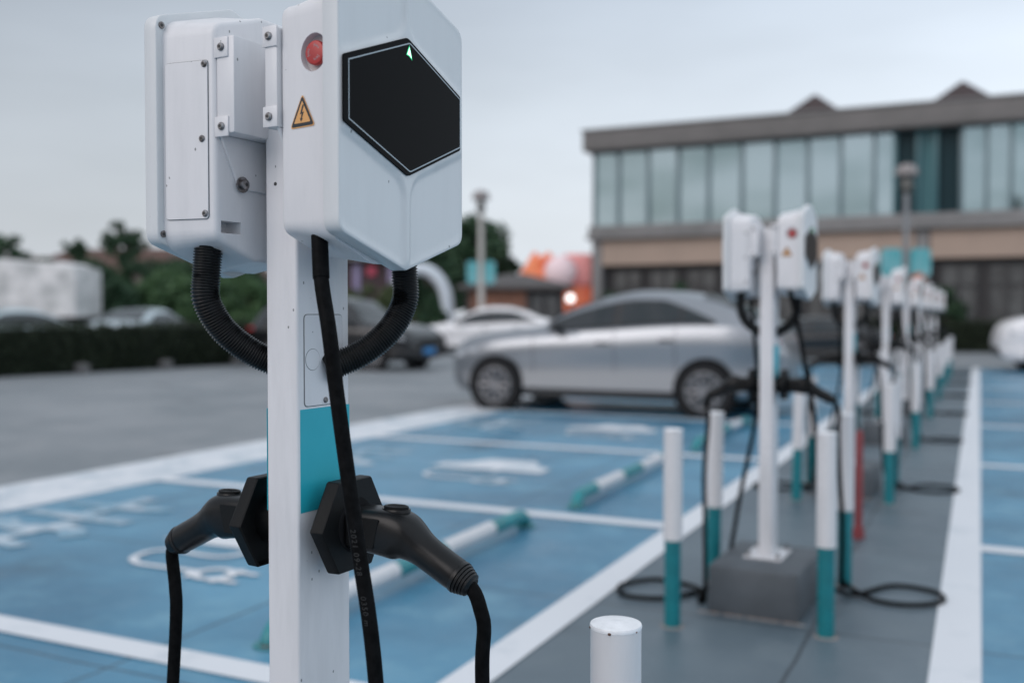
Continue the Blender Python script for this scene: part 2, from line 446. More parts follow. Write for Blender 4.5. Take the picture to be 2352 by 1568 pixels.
def ribbon(b, pts, wd, z):
    pts = [Vector(p) for p in pts]; Lf=[]; Rt=[]
    for i,p in enumerate(pts):
        d = (pts[min(i+1,len(pts)-1)]-pts[max(i-1,0)]).normalized(); n = Vector((-d.y,d.x))
        Lf.append(p+n*wd/2); Rt.append(p-n*wd/2)
    for i in range(len(pts)-1):
        b.poly([(Lf[i].x,Lf[i].y,z),(Rt[i].x,Rt[i].y,z),(Rt[i+1].x,Rt[i+1].y,z),(Lf[i+1].x,Lf[i+1].y,z)])
def sp2(pts,n=8): return [Vector((p.x,p.y)) for p in spline([(a,b_,0) for a,b_ in pts],n)]
def ev_mark(cx, cy):
    b = MB(); z=.0095; W_=.040
    def T(p): return (cx+p[0], cy+p[1])
    car = [(-.60,.10),(-.58,.30),(-.42,.38),(-.30,.62),(.08,.64),(.22,.40),(.34,.34),(.35,.10)]
    b.poly([(*T(p),z) for p in car])
    ribbon(b, [T(p) for p in sp2([(.0,.10),(-.006,-.02),(-.06,-.082),(-.167,-.092),(-.298,-.076),(-.398,-.08),(-.451,-.135),(-.446,-.223),(-.405,-.298),(-.314,-.345),(-.218,-.347),(-.109,-.345),(.05,-.345)])], W_, z+.0004)
    ring = [T((.144+.085*math.cos(t*PI/12), -.343+.085*math.sin(t*PI/12))) for t in range(25)]
    ribbon(b, ring, .042, z+.0008)
    b.poly([(*T(p),z+.0012) for p in ((.035,-.31),(.085,-.40),(.07,-.455),(.03,-.41),(.01,-.36))])
    b.poly([(*T(p),z+.0014) for p in ((.20,-.235),(.246,-.235),(.262,-.35),(.246,-.462),(.20,-.462),(.225,-.35))])
    ribbon(b, [T((.23,-.274)),T((.345,-.280))], .036, z+.0018)
    ribbon(b, [T((.23,-.420)),T((.345,-.426))], .036, z+.0018)
    tag(b.build('charging_symbol_marking', M['line'] if cy<5 else M['worn'], smooth=0, recalc=False), kind='structure')
def faded_mark(cx, cy):
    b = MB(); z=.0095
    def T(p): return (cx+p[0], cy+p[1])
    ribbon(b,[T((-.40,.30)),T((.36,.36))],.12,z)
    ribbon(b,[T((-.05,.62)),T((-.02,.06))],.12,z+.0004)
    ribbon(b,[T((-.42,.02)),T((.40,.0))],.12,z)
    ribbon(b,[T(p) for p in sp2([(-.40,-.2),(-.1,-.34),(.2,-.26),(.42,-.4)])],.14,z)
    ribbon(b,[T((.1,-.1)),T((.06,-.62))],.12,z+.0004)
    ribbon(b,[T((-.34,-.55)),T((.34,-.66))],.11,z)
    tag(b.build('faded_bay_marking', M['faded'], smooth=0, recalc=False), kind='structure')
for i in range(0,3):
    ev_mark(-3.32, 3.88+2.84*i); faded_mark(-4.80, 4.20+2.84*i)

# ---------------------------------------------------------------- wheel stops
def wheel_stop(x, y0, y1, label):
    root = empty('wheel_stop', (x,(y0+y1)/2,0), 0, label, 'wheel stop', 'teal and white pipe wheel stops at the bay ends')
    a = y0-(y0+y1)/2; b_ = -a; r=.038; z=.078
    path = spline([(0,a,.0),(0,a+.012,.035),(0,a+.06,.070),(0,a+.13,z)],6)
    path2 = [Vector((p.x,-p.y,p.z)) for p in reversed(path)]
    Lb = b_-.13; n=4; seg=[]
    cuts=[-Lb+ (2*Lb)*t for t in (0,.10,.36,.58,.84,1)]
    MB().tube(path+[Vector((0,cuts[1],z))],r,16).build('teal_pipe_section',M['teal_pipe'],root)
    MB().cyl((0,cuts[1],z),(0,cuts[2],z),r+.0012,n=20).build('white_pipe_section',M['bollard_white'],root)
    MB().cyl((0,cuts[2],z),(0,cuts[3],z),r,n=20).build('teal_pipe_section',M['teal_pipe'],root)
    MB().cyl((0,cuts[3],z),(0,cuts[4],z),r+.0012,n=20).build('white_pipe_section',M['bollard_white'],root)
    MB().tube([Vector((0,cuts[4],z))]+path2,r,16).build('teal_pipe_section',M['teal_pipe'],root)
    for s in (a,b_):
        MB().tube([(0,s,.008),(0,s,.014)],[.062,.056],20).build('anchor_plate',M['teal_pipe'],root)
        MB().tube([(0.012,s-.02,.0143),(0.012,s-.02,.0165)],[.032,.028],12).build('rust_stain',M['rust'],root)
wheel_stop(-2.31,2.86,5.10,'teal and white pipe wheel stop behind the nearest charging post')
wheel_stop(-2.25,5.72,7.95,'teal and white pipe wheel stop with its bent end beyond the second bay line')
wheel_stop(-2.25,8.60,10.8,'teal and white pipe wheel stop in the bay just before the silver car')

# ---------------------------------------------------------------- charging post
def screw_mb(b, c, n, r=.0062, h=.004):
    c=Vector(c); n=Vector(n)
    b.tube([c,c+n*h*.55,c+n*h],[r,r,r*.72],14)
def make_charger():
    root = empty('charging_post')
    Z = HC
    # plinth
    pl = MB().box(-.20,.20,-.30,.235,0,.22,.018,2).build('plinth',M['plinth'],root)
    b = MB()
    for i in range(9):
        x=-.21+.42*i/8; b.sphere((x+random.uniform(-.01,.01),-.305,.004),.026,(1.2,.45,.22),8)
    b.build('chipped_edge',M['crust'],pl)
    b = MB().box(-.085,.085,-.115,.115,.22,.23,.002); fl=b.build('flange',M['postw'],root)
    for sx in (-1,1):
        for sy in (-1,1):
            b = MB(); b.tube([(sx*.068,sy*.098,.23),(sx*.068,sy*.098,.242)],.011,6); b.tube([(sx*.068,sy*.098,.240),(sx*.068,sy*.098,.256)],.005,8)
            b.build('anchor_bolt',M['steel'],fl)
    # post 58 x 134
    post = MB().box(-.031,.031,-.061,.061,.23,Z+.39,.005,3).build('post',M['postw'],root)
    for s in (1,-1):
        X = .031*s
        def bx(y0,y1,z0,z1,t=.0012,off=0):
            return (min(X+s*off,X+s*(off+t)),max(X+s*off,X+s*(off+t)),s*y0 if s>0 else -y1, s*y1 if s>0 else -y0, Z+z0,Z+z1)
        # access panel: dark seam below, plate on top
        out = rounded([(-.0475,-.139),(.0425,-.139),(.0425,.0005),(-.0475,.0005)],[.008]*4,4)
        out = [(p[0]*s,p[1]+Z) for p in out]
        MB().prism(out,'x',X,X+s*.0006).build('panel_seam',M['gap'],post)
        MB().prism(inset(out,.0011),'x',X+s*.0004,X+s*.0016,.0004,1).build('access_panel',M['postw'],post)
        # knock-out disc
        kc=(-.029,-.068)
        circ=lambda r:[(s*(kc[0]+r*math.cos(t*PI/16)), Z+kc[1]+r*math.sin(t*PI/16)) for t in range(32)]
        MB().prism(circ(.0165),'x',X+s*.0013,X+s*.0018).build('knockout_seam',M['gap'],post)
        MB().prism(circ(.0158),'x',X+s*.0015,X+s*.0022).build('knockout_disc',M['postw'],post)
        b=MB(); screw_mb(b,(X+s*.0016,s*.0,Z-.131),(s,0,0),.0045,.003); b.build('panel_screw',M['steel'],post)
        MB().box(*bx(-.0560,.0598,-.297,-.142,.0006),0).build('teal_label',M['teal'],post)
        b=MB(); b.tube([(0.0-.010*s,-.0610*s,Z+.195),(0.0-.010*s,-.0615*s,Z+.195)],.0028,12); b.build('drilled_hole',M['socket'],post)
    # ---------- two boxes, turned 180 degrees to each other
    for s in (1,-1):
        dz0 = -.005 if s>0 else -.0105; cy = .005
        def V0(x,y,z): return (s*x,s*y,Z+z)
        def V(x,y,z):
            if s<0 and x>.06: x=.06+(x-.06)*.955
            return (s*x,s*(y+cy),Z+z+dz0)
        def sl(x): return .163*max(0,x-.078)
        def VP(p): return V(*p)
        SH = lambda hw,b0,t0,bc,tc_,flat: None
        # body
        outl = [(-.130,.121),(-.046,.090),(.046,.090),(.130,.121),(.130,.434),(.03,.466),(-.03,.466),(-.130,.434)]
        outl = rounded(outl,[.022,.02,.02,.022,.024,.02,.02,.024],5)
        loops=[]
        for ins,x in ((.0085,.058),(.0045,.0590),(.0015,.0615),(.0002,.0655),(0,.078),(-.0125,.1555)):
            loops.append([VP((x,p[0],p[1])) for p in inset(outl,ins)])
        hb=MB().loft(loops)
        ex,ez=.1255,.362
        cutters=[]
        c1=MB(); c1.tube([V(ex,-.160,ez),V(ex,-.1235,ez)],[.0268,.0255],40); cutters.append(c1)
        c2=MB(); q0=V(.0500,.079,.130); q1=V(.0900,.119,.148)
        c2.box(min(q0[0],q1[0]),max(q0[0],q1[0]),min(q0[1],q1[1]),max(q0[1],q1[1]),q0[2],q1[2]); cutters.append(c2)
        body = carve(hb,cutters,'housing',M['white'],root)
        # cover
        W_=.1545; so=[(-W_,.118),(0,.0690),(W_,.118),(W_,.451),(0,.500),(-W_,.451)]
        ro=[.020,.006,.020,.024,.02,.024]
        base = rounded(so,ro,6)
        base_d=[tuple(q) for q in resample([Vector(p) for p in base+[base[0]]],.006)][:-1]
        b=MB(); loops=[]
        for ins,x in ((.003,.1545),(.0006,.1550),(0,.1560),(0,.1785),(.0004,.1805),(.0014,.1815)):
            loops.append([VP((x,p[0],p[1])) for p in inset(base_d,ins)])
        sc=[(-.1480,.2610),(0,.2050),(.1430,.2630),(.1430,.3465),(0,.4050),(-.1480,.3485)]
        scr=rounded(sc,[.006,.016,.006,.006,.016,.006],5)
        xs=.1865
        cen=(0,.309); rim=inset(base_d,.0014); NR=44
        hx=[(Vector(sc[i]),Vector(sc[(i+1)%6])) for i in range(6)]
        def height(y,z):
            d=-1
            for p,q in hx:
                e=(q-p).normalized(); nn=Vector((e.y,-e.x)); d=max(d,nn.dot(Vector((y,z))-p))
            d2=abs(y)-.0035+ (.003 if z>.309 else 0)
            k=.030; a_=d-.0035; h_=max(0,min(1,.5+.5*(d2-a_)/k)); D=d2+(a_-d2)*h_-k*h_*(1-h_)
            if d<.0012: return xs-.0006
            t=max(0,min(1,D/.0085)); t=t*t*(3-2*t)
            far=max(0,d-.0035)
            return xs-.0006-.0048*t-.012*far*(1 if z<.309 else .8)
        for r_ in range(1,NR+1):
            f=1-r_/NR*.985; L_=[]
            for p in rim:
                y=cen[0]+(p[0]-cen[0])*f; z=cen[1]+(p[1]-cen[1])*f; x=height(y,z)
                g=min(1,(1-f)/.045); x=.1815+(x-.1815)*g
                L_.append(VP((x,y,z)))
            loops.append(L_)
        b.loft(loops,True,True)
        cover=b.build('cover',M['cover'],root,smooth=60)
        # flange screws on the back of the cover
        for (y,z) in ((-.1445,.438),(-.1445,.130),(.1445,.438),(.1445,.130)):
            b=MB(); b.tube([V(.1548,y,z),V(.1525,y,z)],.0052,12); o=b.build('cover_screw',M['steel'],cover)
            b=MB(); b.tube([V(.1526,y,z),V(.1519,y,z)],.0026,6); b.build('screw_socket',M['socket'],o)
        # screen
        g0=[(p[0],p[1]) for p in scr]
        scn=MB().prism([(s*p[0],Z+dz0+p[1]) for p in g0],'x',V(xs-.0004,0,0)[0],V(xs+.0022,0,0)[0],.0006,1).build('screen',M['black_glass'],cover)
        b=MB(); A=inset(g0,.0058); B=inset(g0,.0076); n=len(A)
        for k in range(n):
            k2=(k+1)%n
            b.poly([V(xs+.0024,*A[k]),V(xs+.0024,*A[k2]),V(xs+.0024,*B[k2]),V(xs+.0024,*B[k])])
        b.build('screen_border_line',M['line_grey'],scn,smooth=0)
        arr=lambda k:[(0,.0105*k),(.0072*k,-.0095*k),(0,-.0050*k),(-.0072*k,-.0040*k)]
        MB().poly([V(xs+.0026,p[0]-.002,p[1]+.3835) for p in arr(1.05)]).build('indicator_halo',M['green_halo'],scn,smooth=0)
        MB().poly([V(xs+.0030,p[0]-.002,p[1]+.3835) for p in arr(.78)]).build('indicator_light',M['green_glow'],scn,smooth=0)
        # emergency stop on the near narrow side: recess + button
        y0=-.1235
        b=MB(); b.tube([V(ex,y0+.0004,ez),V(ex,y0-.0006,ez)],.0245,36); rc=b.build('button_recess_floor',M['recess'],body)
        b=MB(); b.tube([V(ex,y0,ez),V(ex,y0-.006,ez),V(ex,y0-.0105,ez),V(ex,y0-.0125,ez),V(ex,y0-.0135,ez)],[.0135,.0168,.0168,.0155,.0120],32)
        bt=b.build('emergency_button',M['red'],rc)
        b=MB()
        for q in range(3):
            a0=q*2*PI/3+.5; 
            for k in range(7):
                t=a0+k*.16; r1,r2=.0095,.0128
                if k==6: r1,r2=.0078,.0145
                p=[(math.cos(t)*r1,math.sin(t)*r1),(math.cos(t)*r2,math.sin(t)*r2),(math.cos(t+.05)*r2,math.sin(t+.05)*r2),(math.cos(t+.05)*r1,math.sin(t+.05)*r1)]
                b.poly([V(ex+u,y0-.0137,ez+v) for u,v in [(a_*.86,c_*.86) for a_,c_ in p]])
        b.build('turn_arrows',M['line_grey'],bt,smooth=0)
        # warning triangle
        tx,tz=.103,.281; y0=-.1304
        def tri(h,r): 
            a=h*.60
            return rounded([(0,h*.60),(a*.93,-h*.40),(-a*.93,-h*.40)],r,4)
        def yv(k): return y0-.0004*k
        def addp(pts,k,nm,m,par): return MB().poly([V(tx+p[0],yv(k)-sl(tx+p[0]),tz+p[1]) for p in pts]).build(nm,m,par,smooth=0)
        ws=addp(tri(.0465,.0035),1.2,'warning_sticker',M['orange'],body)
        addp(tri(.0425,.0030),2,'warning_border',M['ink'],ws)
        addp(tri(.0305,.0010),2.8,'warning_field',M['orange'],ws)
        addp([(.0012,.0125),(-.0045,-.0005),(-.0006,.0004),(-.0030,-.0060),(-.0048,-.0052),(-.0022,-.0108),(.0016,-.0062),(-.0004,-.0060),(.0038,.0028),(-.0002,.0018),(.0040,.0118)],3.6,'warning_bolt_mark',M['ink'],ws)
        def shear(b):
            for v in b.bm.verts: v.co.y+=s*.163*max(0,(abs(v.co.x)-.06)/(.955 if s<0 else 1)+.06-.078)
        # service panel on the opposite narrow side
        b=MB(); pan=rounded([(.070,.150),(.149,.150),(.149,.381),(.070,.381)],[.006]*4,4)
        b.prism([(V(p[0],0,0)[0],V(0,0,p[1])[2]) for p in pan],'y',V(0,.1304,0)[1],V(0,.1312,0)[1]); shear(b); sm=b.build('service_panel_seam',M['gap'],body)
        b=MB(); b.prism([(V(p[0],0,0)[0],V(0,0,p[1])[2]) for p in inset(pan,.0006)],'y',V(0,.1308,0)[1],V(0,.1322,0)[1],.0004,1); shear(b); sp_=b.build('service_panel',M['white'],body)
        for (x,z) in ((.076,.375),(.081,.267),(.076,.158)):
            b=MB(); screw_mb(b,V(x,.1321+sl(x),z),(0,s,0),.0052,.0036); o=b.build('panel_screw',M['steel'],body)
            b2=MB(); b2.tube([V(x,.1357+sl(x),z),V(x,.1361+sl(x),z)],.0022,6); b2.build('screw_socket',M['socket'],o)
        # slot in the back, gusset plate
        b=MB(); xb=.0572
        def back(y0_,y1_,z0,z1,x0,x1,bev=0):
            bb=(sorted((s*x0,s*x1)),sorted((s*y0_,s*y1_)),(Z+z0,Z+z1)); return (*bb[0],*bb[1],*bb[2],bev)
        b=MB(); b.prism([(s*p[0],Z+p[1]) for p in ((.128,.262),(-.128,.262),(-.09,.186),(.090,.186))],'x',s*.0535,s*.0585,.001,1); gp=b.build('gusset_plate',M['white'],root)
        b=MB(); b.tube([V(.0538,.080,.204),V(.0515,.080,.204)],.012,16); b.tube([V(.0518,.080,.204),V(.046,.080,.204),V(.0445,.080,.204)],[.0078,.0078,.005],14); o=b.build('bolt',M['steel'],gp)
        b=MB(); b.tube([V(.0446,.080,.204),V(.0440,.080,.204)],.003,6); b.build('bolt_socket',M['socket'],o)
        # bracket channel with tabs
        b=MB(); b.box(*back(-.131,.131,.262,.402,.0350 if s>0 else .0235,.0582,.003)); br=b.build('bracket',M['white'],root)
        for yy in (-1,1):
            for zc in ((.389,.277) if s>0 else (.386,.272)):
                b=MB(); y1_=yy*.1305; y2_=yy*.1335
                b.box(*back(y1_,y2_,zc-.0145,zc+.0145,.0335,.0600,.0010)); tb=b.build('bracket_tab',M['white'],br)
                b=MB(); screw_mb(b,V0(.0455,y2_,zc),(0,s*yy,0),.0058,.0042); o=b.build('tab_bolt',M['steel'],tb)
                b=MB(); b.tube([V0(.0455,y2_+yy*.0042,zc),V0(.0455,y2_+yy*.0047,zc)],.0025,6); b.build('bolt_socket',M['socket'],o)
        # corrugated hose
        V=V0
        if True:
            path=spline([V(.105,.103,.105),V(.106,.107,.060),V(.105,.108,.020),V(.092,.085,-.025),V(.065,.050,-.060),V(.029,.012,-.083)],24)
            path=resample(path,.0007); n=len(path); rad=[]
            for k in range(n):
                ph=k/6
                rad.append(.0201+.0015*math.cos(2*PI*ph))
            MB().tube(path,rad,28).build('corrugated_hose',M['rubber'],root,smooth=100)
            MB().tube([V(.0285,.010,-.084),V(.034,.015,-.080),V(.040,.020,-.077)],[.0245,.0245,.022],24).build('hose_collar',M['plastic'],root)
        # plug holder
        hz=-.3205; HY=.012; hex_=lambda r:[(s*(HY+r*math.cos(t*PI/3)),Z+hz+r*math.sin(t*PI/3)) for t in range(6)]
        b=MB(); Rr=.0785
        loops=[]
        for r,x in ((.062,.068),(.0745,.0675),(.0765,.0575),(.0785,.0575),(.0800,.0600),(.0795,.0785),(.0780,.0810)):
            pts=rounded(hex_(r),.004,3); loops.append([(s*x,p[0],p[1]) for p in pts])
        b.loft(loops); hd=b.build('plug_holder',M['plastic'],root,smooth=28)
        b=MB(); b.tube([V(.031,HY,hz),V(.068,HY,hz)],.037,32); b.build('spacer',M['plastic'],hd)
        b=MB(); b.tube([V(.0808,HY,hz+.0),V(.0818,HY,hz+.0)],.042,32); V=lambda x,y,z:V0(x,y+.012,z-.001); b.build('socket_opening',M['matte_black'],hd)
        # plug gun
        sec=[(.075,-.3225,.031,.0300,3.2),(.100,-.3225,.0335,.0315,3.6),(.125,-.3225,.0340,.0320,3.8),(.148,-.3240,.0358,.0322,3.2),(.164,-.3262,.0366,.0315,2.7),
             (.178,-.3285,.0335,.0298,2.4),(.190,-.3345,.0300,.0272,2.2),(.204,-.3430,.0262,.0250,2),(.222,-.3530,.0246,.0240,2),(.242,-.3635,.0243,.0238,2),(.258,-.3715,.0242,.0236,2),(.266,-.3755,.0236,.0230,2)]
        tg=[0,0,0,-3,-9,-17,-24,-28,-28.5,-28,-27,-27]
        def section(x,z,h,w_,pw,ang,n=32):
            a=R(ang); ax=Vector((math.cos(a),0,math.sin(a))); up=Vector((-math.sin(a),0,math.cos(a)))
            out=[]
            for k in range(n):
                t=2*PI*k/n; c,sn=math.cos(t),math.sin(t)
                c=math.copysign(abs(c)**(2/pw),c); sn=math.copysign(abs(sn)**(2/pw),sn)
                p=Vector((x,0,z))+up*sn*h+Vector((0,1,0))*c*w_
                out.append(V(p.x,p.y,p.z))
            return out
        # denser interpolation of sections
        S=[(a,b_,c,d,e,t) for (a,b_,c,d,e),t in zip(sec,tg)]
        def interp(S,n=5):
            out=[]
            for i in range(len(S)-1):
                P=[S[max(i-1,0)],S[i],S[i+1],S[min(i+2,len(S)-1)]]
                for k in range(n):
                    t=k/n
                    out.append([.5*((2*b_)+(c-a)*t+(2*a-5*b_+4*c-d)*t*t+(3*b_-a-3*c+d)*t**3) for a,b_,c,d in zip(*P)])
            out.append(list(S[-1])); return out
        b=MB(); b.loft([section(*q) for q in interp(S)]); gun=b.build('plug_gun',M['plastic_s'],root,smooth=60)
        # textured side plates on the coupler
        for yy in (-1,1):
            b=MB(); pl2=rounded([(.088,-.345),(.137,-.345),(.148,-.300),(.088,-.300)],.003,3)
            b.prism([(s*p[0],Z-.001+p[1]) for p in pl2],'y',s*(.012+yy*.0300),s*(.012+yy*.0328),.0006,1); b.build('grip_plate',M['plastic'],gun)
        # button
        b=MB(); bc=(.157,-.2895)
        ell=lambda rx,ry,z,n=32:[V(bc[0]+rx*math.cos(2*PI*k/n),ry*math.sin(2*PI*k/n),z) for k in range(n)]
        b.loft([ell(.0235,.0165,-.294),ell(.0235,.0165,-.2885),ell(.0228,.0158,-.2875)]); bs=b.build('button_seat',M['plastic_s'],gun)
        b=MB(); b.loft([ell(.0205,.0138,-.288),ell(.0205,.0138,-.2845),ell(.0190,.0126,-.2835)]); bu=b.build('release_button',M['plastic'],gun)
        b=MB()
        for i in range(-4,5):
            for j in range(-2,3):
                x=i*.0033+(j%2)*.0016; y=j*.0036
                if (x/.017)**2+(y/.0105)**2<1: b.tube([V(bc[0]+x,y,-.2836),V(bc[0]+x,y,-.2829)],.0008,6)
        b.build('button_dots',M['matte_black'],bu)
        b=MB(); 
        for k in (-1,1): b.tube([V(.194,-.004*k-.002,-.3035-.002),V(.1985,-.004*k-.002,-.3062-.002)],.0009,6)
        b.build('lightning_mark',M['matte_black'],gun)
        # boot
        b=MB(); q=[]
        ax=Vector((math.cos(R(-27)),0,math.sin(R(-27)))); p0=Vector((.2645,0,-.3748))
        pts=[];rad=[]
        prof=[(0,.0240),(.003,.0246),(.006,.0246)]
        for k in range(4):
            x=.0068+k*.0046; r=.0236-k*.0017
            prof+= [(x,r-.0014),(x+.0009,r-.0014),(x+.0013,r),(x+.0042,r-.0006)]
        prof+=[(.0262,.0150),(.0285,.0125)]
        b.tube([V(*(p0+ax*x)) for x,r in prof],[r for x,r in prof],28); b.build('boot',M['rubber'],gun)
        V=V0
        # cable from the box down, across and back up to the gun
        sy=1 if s>0 else 1
        c0=[V(.113,-.108,.118),V(.128,-.122,.05),V(.152,-.135,-.022),V(.166,-.137,-.104),V(.186,-.138,-.219),V(.202,-.139,-.304),V(.232,-.14,-.482)]
        if s<0: c0=[V(.113,-.108,.108),V(.116,-.125,.05),V(.110,-.140,-.022),V(.104,-.147,-.105),V(.092,-.147,-.222),V(.085,-.147,-.311),V(.095,-.147,-.50)]
        def G(x,y,z): return (x*1.1,y*1.1,z+.002)
        if s>0:
            gl=[V(.25,-.13,-.85),V(.262,-.06,-1.15),G(.27,.10,.06),G(.33,.22,.020),G(.45,.44,.0175),G(.62,.42,.0175),G(.66,.28,.0175),G(.55,.16,.0178),G(.40,.17,.0180),G(.28,.27,.041),G(.26,.38,.0178),G(.25,.33,.03)]
        else:
            gl=[V(.16,-.13,-.85),V(.20,-.07,-1.15),G(-.24,.06,.06),G(-.27,.0,.020),G(-.38,-.20,.0175),G(-.54,-.24,.0175),G(-.62,-.10,.0175),G(-.52,.06,.0178),G(-.36,.04,.0180),G(-.26,-.10,.041),G(-.24,-.18,.0178),G(-.235,-.12,.03)]
        e0=[V(.330,.012,-.95),V(.316,.012,-.75)] if s>0 else [V(.296,.012,-.95),V(.300,.012,-.75)]
        e1=[V(q_[0],.012,q_[1]) for q_ in (((.306,-.519),(.309,-.446),(.3035,-.421),(.295,-.399),(.283,-.3855)) if s>0 else ((.283,-.519),(.284,-.46),(.289,-.423),(.291,-.401),(.283,-.3855)))]
        pathc=resample(spline([Vector(p) for p in c0+gl+e0+e1],14),.008)
        cb=MB().tube(pathc,.0105,14).build('charging_cable',M['cable'],root)
        MB().tube([Vector(c0[0])+Vector((0,0,.006)),Vector(c0[0]).lerp(Vector(c0[1]),.4),Vector(c0[0]).lerp(Vector(c0[1]),1.0)],.0117,20).build('cable_gland',M['cable'],cb)
        # embossed length marks, wrapped on the near side of the cable
        if s>0:
            for txt,z0 in (('2021 09-28',-.285),('0350 m',-.372)):
                cu=bpy.data.curves.new('t','FONT'); cu.body=txt; cu.size=.0105; cu.space_character=1.25
                to=bpy.data.objects.new('t',cu); me=bpy.data.meshes.new_from_object(to)
                bpy.data.objects.remove(to)
                for v in me.vertices:
                    u,hh=v.co.x,v.co.y-.0035
                    z=z0-u; 
                    # centre of cable at this height
                    best=min(pathc[:90],key=lambda p:abs(p.z-(Z+z)))
                    i=pathc.index(best); nb=pathc[i+1] if best.z>Z+z else pathc[i-1]
                    f_=(Z+z-best.z)/(nb.z-best.z) if abs(nb.z-best.z)>1e-6 else 0
                    cc=best.lerp(nb,f_); th=R(-72)+hh/.0107
                    v.co=(cc.x+.0110*math.cos(th),cc.y+.0110*math.sin(th),Z+z)
                me.materials.append(M['cablemark'])
                o=bpy.data.objects.new('cable_print',me); link(o,cb)
    return root
M['cablemark']=mat('cable_print_ink',(.013,.014,.015),.6)

CH=[]
first=make_charger(); first.location=(-.9414,1.263,0); first.rotation_euler=(0,0,R(-4))
GR='white charging posts standing in a row on the walkway'
tag(first,'large sharp white charging post in the foreground with two hexagonal boxes and hanging plugs','charging post',GR)
ordn=['second','third','fourth','fifth','sixth','seventh','eighth']
for k in range(7):
    c=copy_tree(first); c.location=(-.79*KS,(4.2+2.86*k)*KS,0); c.rotation_euler=(0,0,R((-2,-3.5,0,-4,-1,-3,1)[k]))
    lab={0:'blurred white charging post second in the row, on a dark grey plinth between four bollards',
         6:'farthest and smallest white charging post at the end of the row'}.get(k,'white charging post %s in the row counted from the foreground one'%ordn[k])
    tag(c,lab,'charging post',GR)

# ---------------------------------------------------------------- bollards
def make_bollard():
    root=empty('bollard')
    MB().tube([(0,0,0),(0,0,.385)],.0345,28).build('teal_base',M['teal_paint'],root)
    MB().tube([(0,0,.375),(0,0,.842)],.0400,40).build('white_sleeve',M['bollard_white'],root)
    b=MB(); b.tube([(0,0,.839),(0,0,.8425),(0,0,.8455),(0,0,.8475),(0,0,.8485)],[.0405,.0412,.0400,.026,.001],40)
    cp=b.build('cap',M['cap_white'],root)
    b=MB()
    for a,r in ((-95,.0022),(-160,.0016),(-30,.0012),(120,.0014)):
        t=R(a); b.sphere((.0408*math.cos(t),.0408*math.sin(t),.8400),r,(1.3,1,1),8)
    b.build('rust_spots',M['rust'],cp)
    MB().tube([(0,0,.004),(0,0,.008)],[.052,.044],14).build('base_mortar',M['crust'],root)
    return root
bol=make_bollard()
GB='teal and white bollards guarding the charging posts'
bol.location=(-.512,1.475,0); bol.rotation_euler=(0,0,R(10))
tag(bol,'sharp white bollard top at the bottom edge beside the foreground charging post','bollard',GB)
OFF=[(-.266,-.50,'near left'),(.286,-.38,'near right'),(-.285,.23,'far left'),(.263,.38,'far right')]
for k in range(7):
    for dx,dy,nm in OFF:
        c=copy_tree(bol); c.location=((-.79+dx)*KS,(4.2+2.86*k+dy)*KS,0); c.rotation_euler=(R(random.gauss(0,.7)),R(random.gauss(0,.7)),random.uniform(0,6))
        c['label']='teal and white bollard at the %s corner of the %s charging post'%(nm,ordn[k])
# thin red post near the walkway
rp=empty('red_pole',tuple(at(1976,5.3)),0,'thin dull red pole standing behind the right hand bollards of the second charging post','pole')
M['dullred']=mat('dull_red_paint',(.23,.035,.04),.6,var=(.16,.03,.035),vscale=20)
MB().tube([(0,0,.0),(0,0,.56),(0,0,.585)],[.021,.021,.012],18).build('red_tube',M['dullred'],rp)
MB().tube([(0,0,.0),(0,0,.06)],[.034,.030],18).build('foot',M['dullred'],rp)

# ---------------------------------------------------------------- cars
def lin(keys,x):
    if x<=keys[0][0]: return keys[0][1]
    for i in range(len(keys)-1):
        if x<=keys[i+1][0]:
            x0,y0=keys[i]; x1,y1=keys[i+1]; h=x1-x0; t=(x-x0)/h
            def sl(j):
                if j<=0 or j>=len(keys)-1: return None
                a=(keys[j][1]-keys[j-1][1])/(keys[j][0]-keys[j-1][0]); b=(keys[j+1][1]-keys[j][1])/(keys[j+1][0]-keys[j][0])
                return 0 if a*b<=0 else 2*a*b/(a+b)
            d=(y1-y0)/h; m0=sl(i); m1=sl(i+1)
            m0=d if m0 is None else m0; m1=d if m1 is None else m1
            return (2*t**3-3*t*t+1)*y0+(t**3-2*t*t+t)*h*m0+(-2*t**3+3*t*t)*y1+(t**3-t*t)*h*m1
    return keys[-1][1]
FAST=dict(top=[(0,.60),(.015,.76),(.08,.90),(.22,.99),(.30,1.03),(.40,1.24),(.50,1.38),(.60,1.445),(.70,1.43),(.80,1.36),(.88,1.24),(.95,1.09),(.985,.98),(1,.82)],
  belt=[(0,.58),(.05,.76),(.25,.91),(.5,.975),(.8,1.04),(.93,1.03),(1,.78)],glass=(.345,.83),wsh=(.325,.49),rwd=(.78,.94))
SEDAN=dict(top=[(0,.52),(.02,.64),(.10,.80),(.24,.93),(.30,.99),(.40,1.25),(.50,1.41),(.58,1.45),(.68,1.43),(.80,1.30),(.90,1.10),(.965,1.02),(.99,.92),(1,.80)],
  belt=[(0,.50),(.05,.64),(.25,.84),(.5,.90),(.8,.96),(.95,.95),(1,.76)],glass=(.335,.865),wsh=(.315,.47),rwd=(.70,.89))
SUV=dict(top=[(0,.62),(.015,.82),(.08,.98),(.22,1.07),(.27,1.10),(.36,1.42),(.43,1.60),(.55,1.66),(.80,1.62),(.90,1.52),(.97,1.18),(1,.95)],
  belt=[(0,.60),(.05,.86),(.25,.98),(.5,1.02),(.8,1.07),(.95,1.05),(1,.85)],glass=(.30,.93),wsh=(.275,.42),rwd=(.88,.965))
M['glass']=mat('dark_car_glass',(.018,.024,.028),.08,0,.6)
M['tyre']=mat('tyre_rubber',(.012,.012,.013),.8)
M['rim']=mat('alloy_rim',(.25,.25,.26),.4,.8)
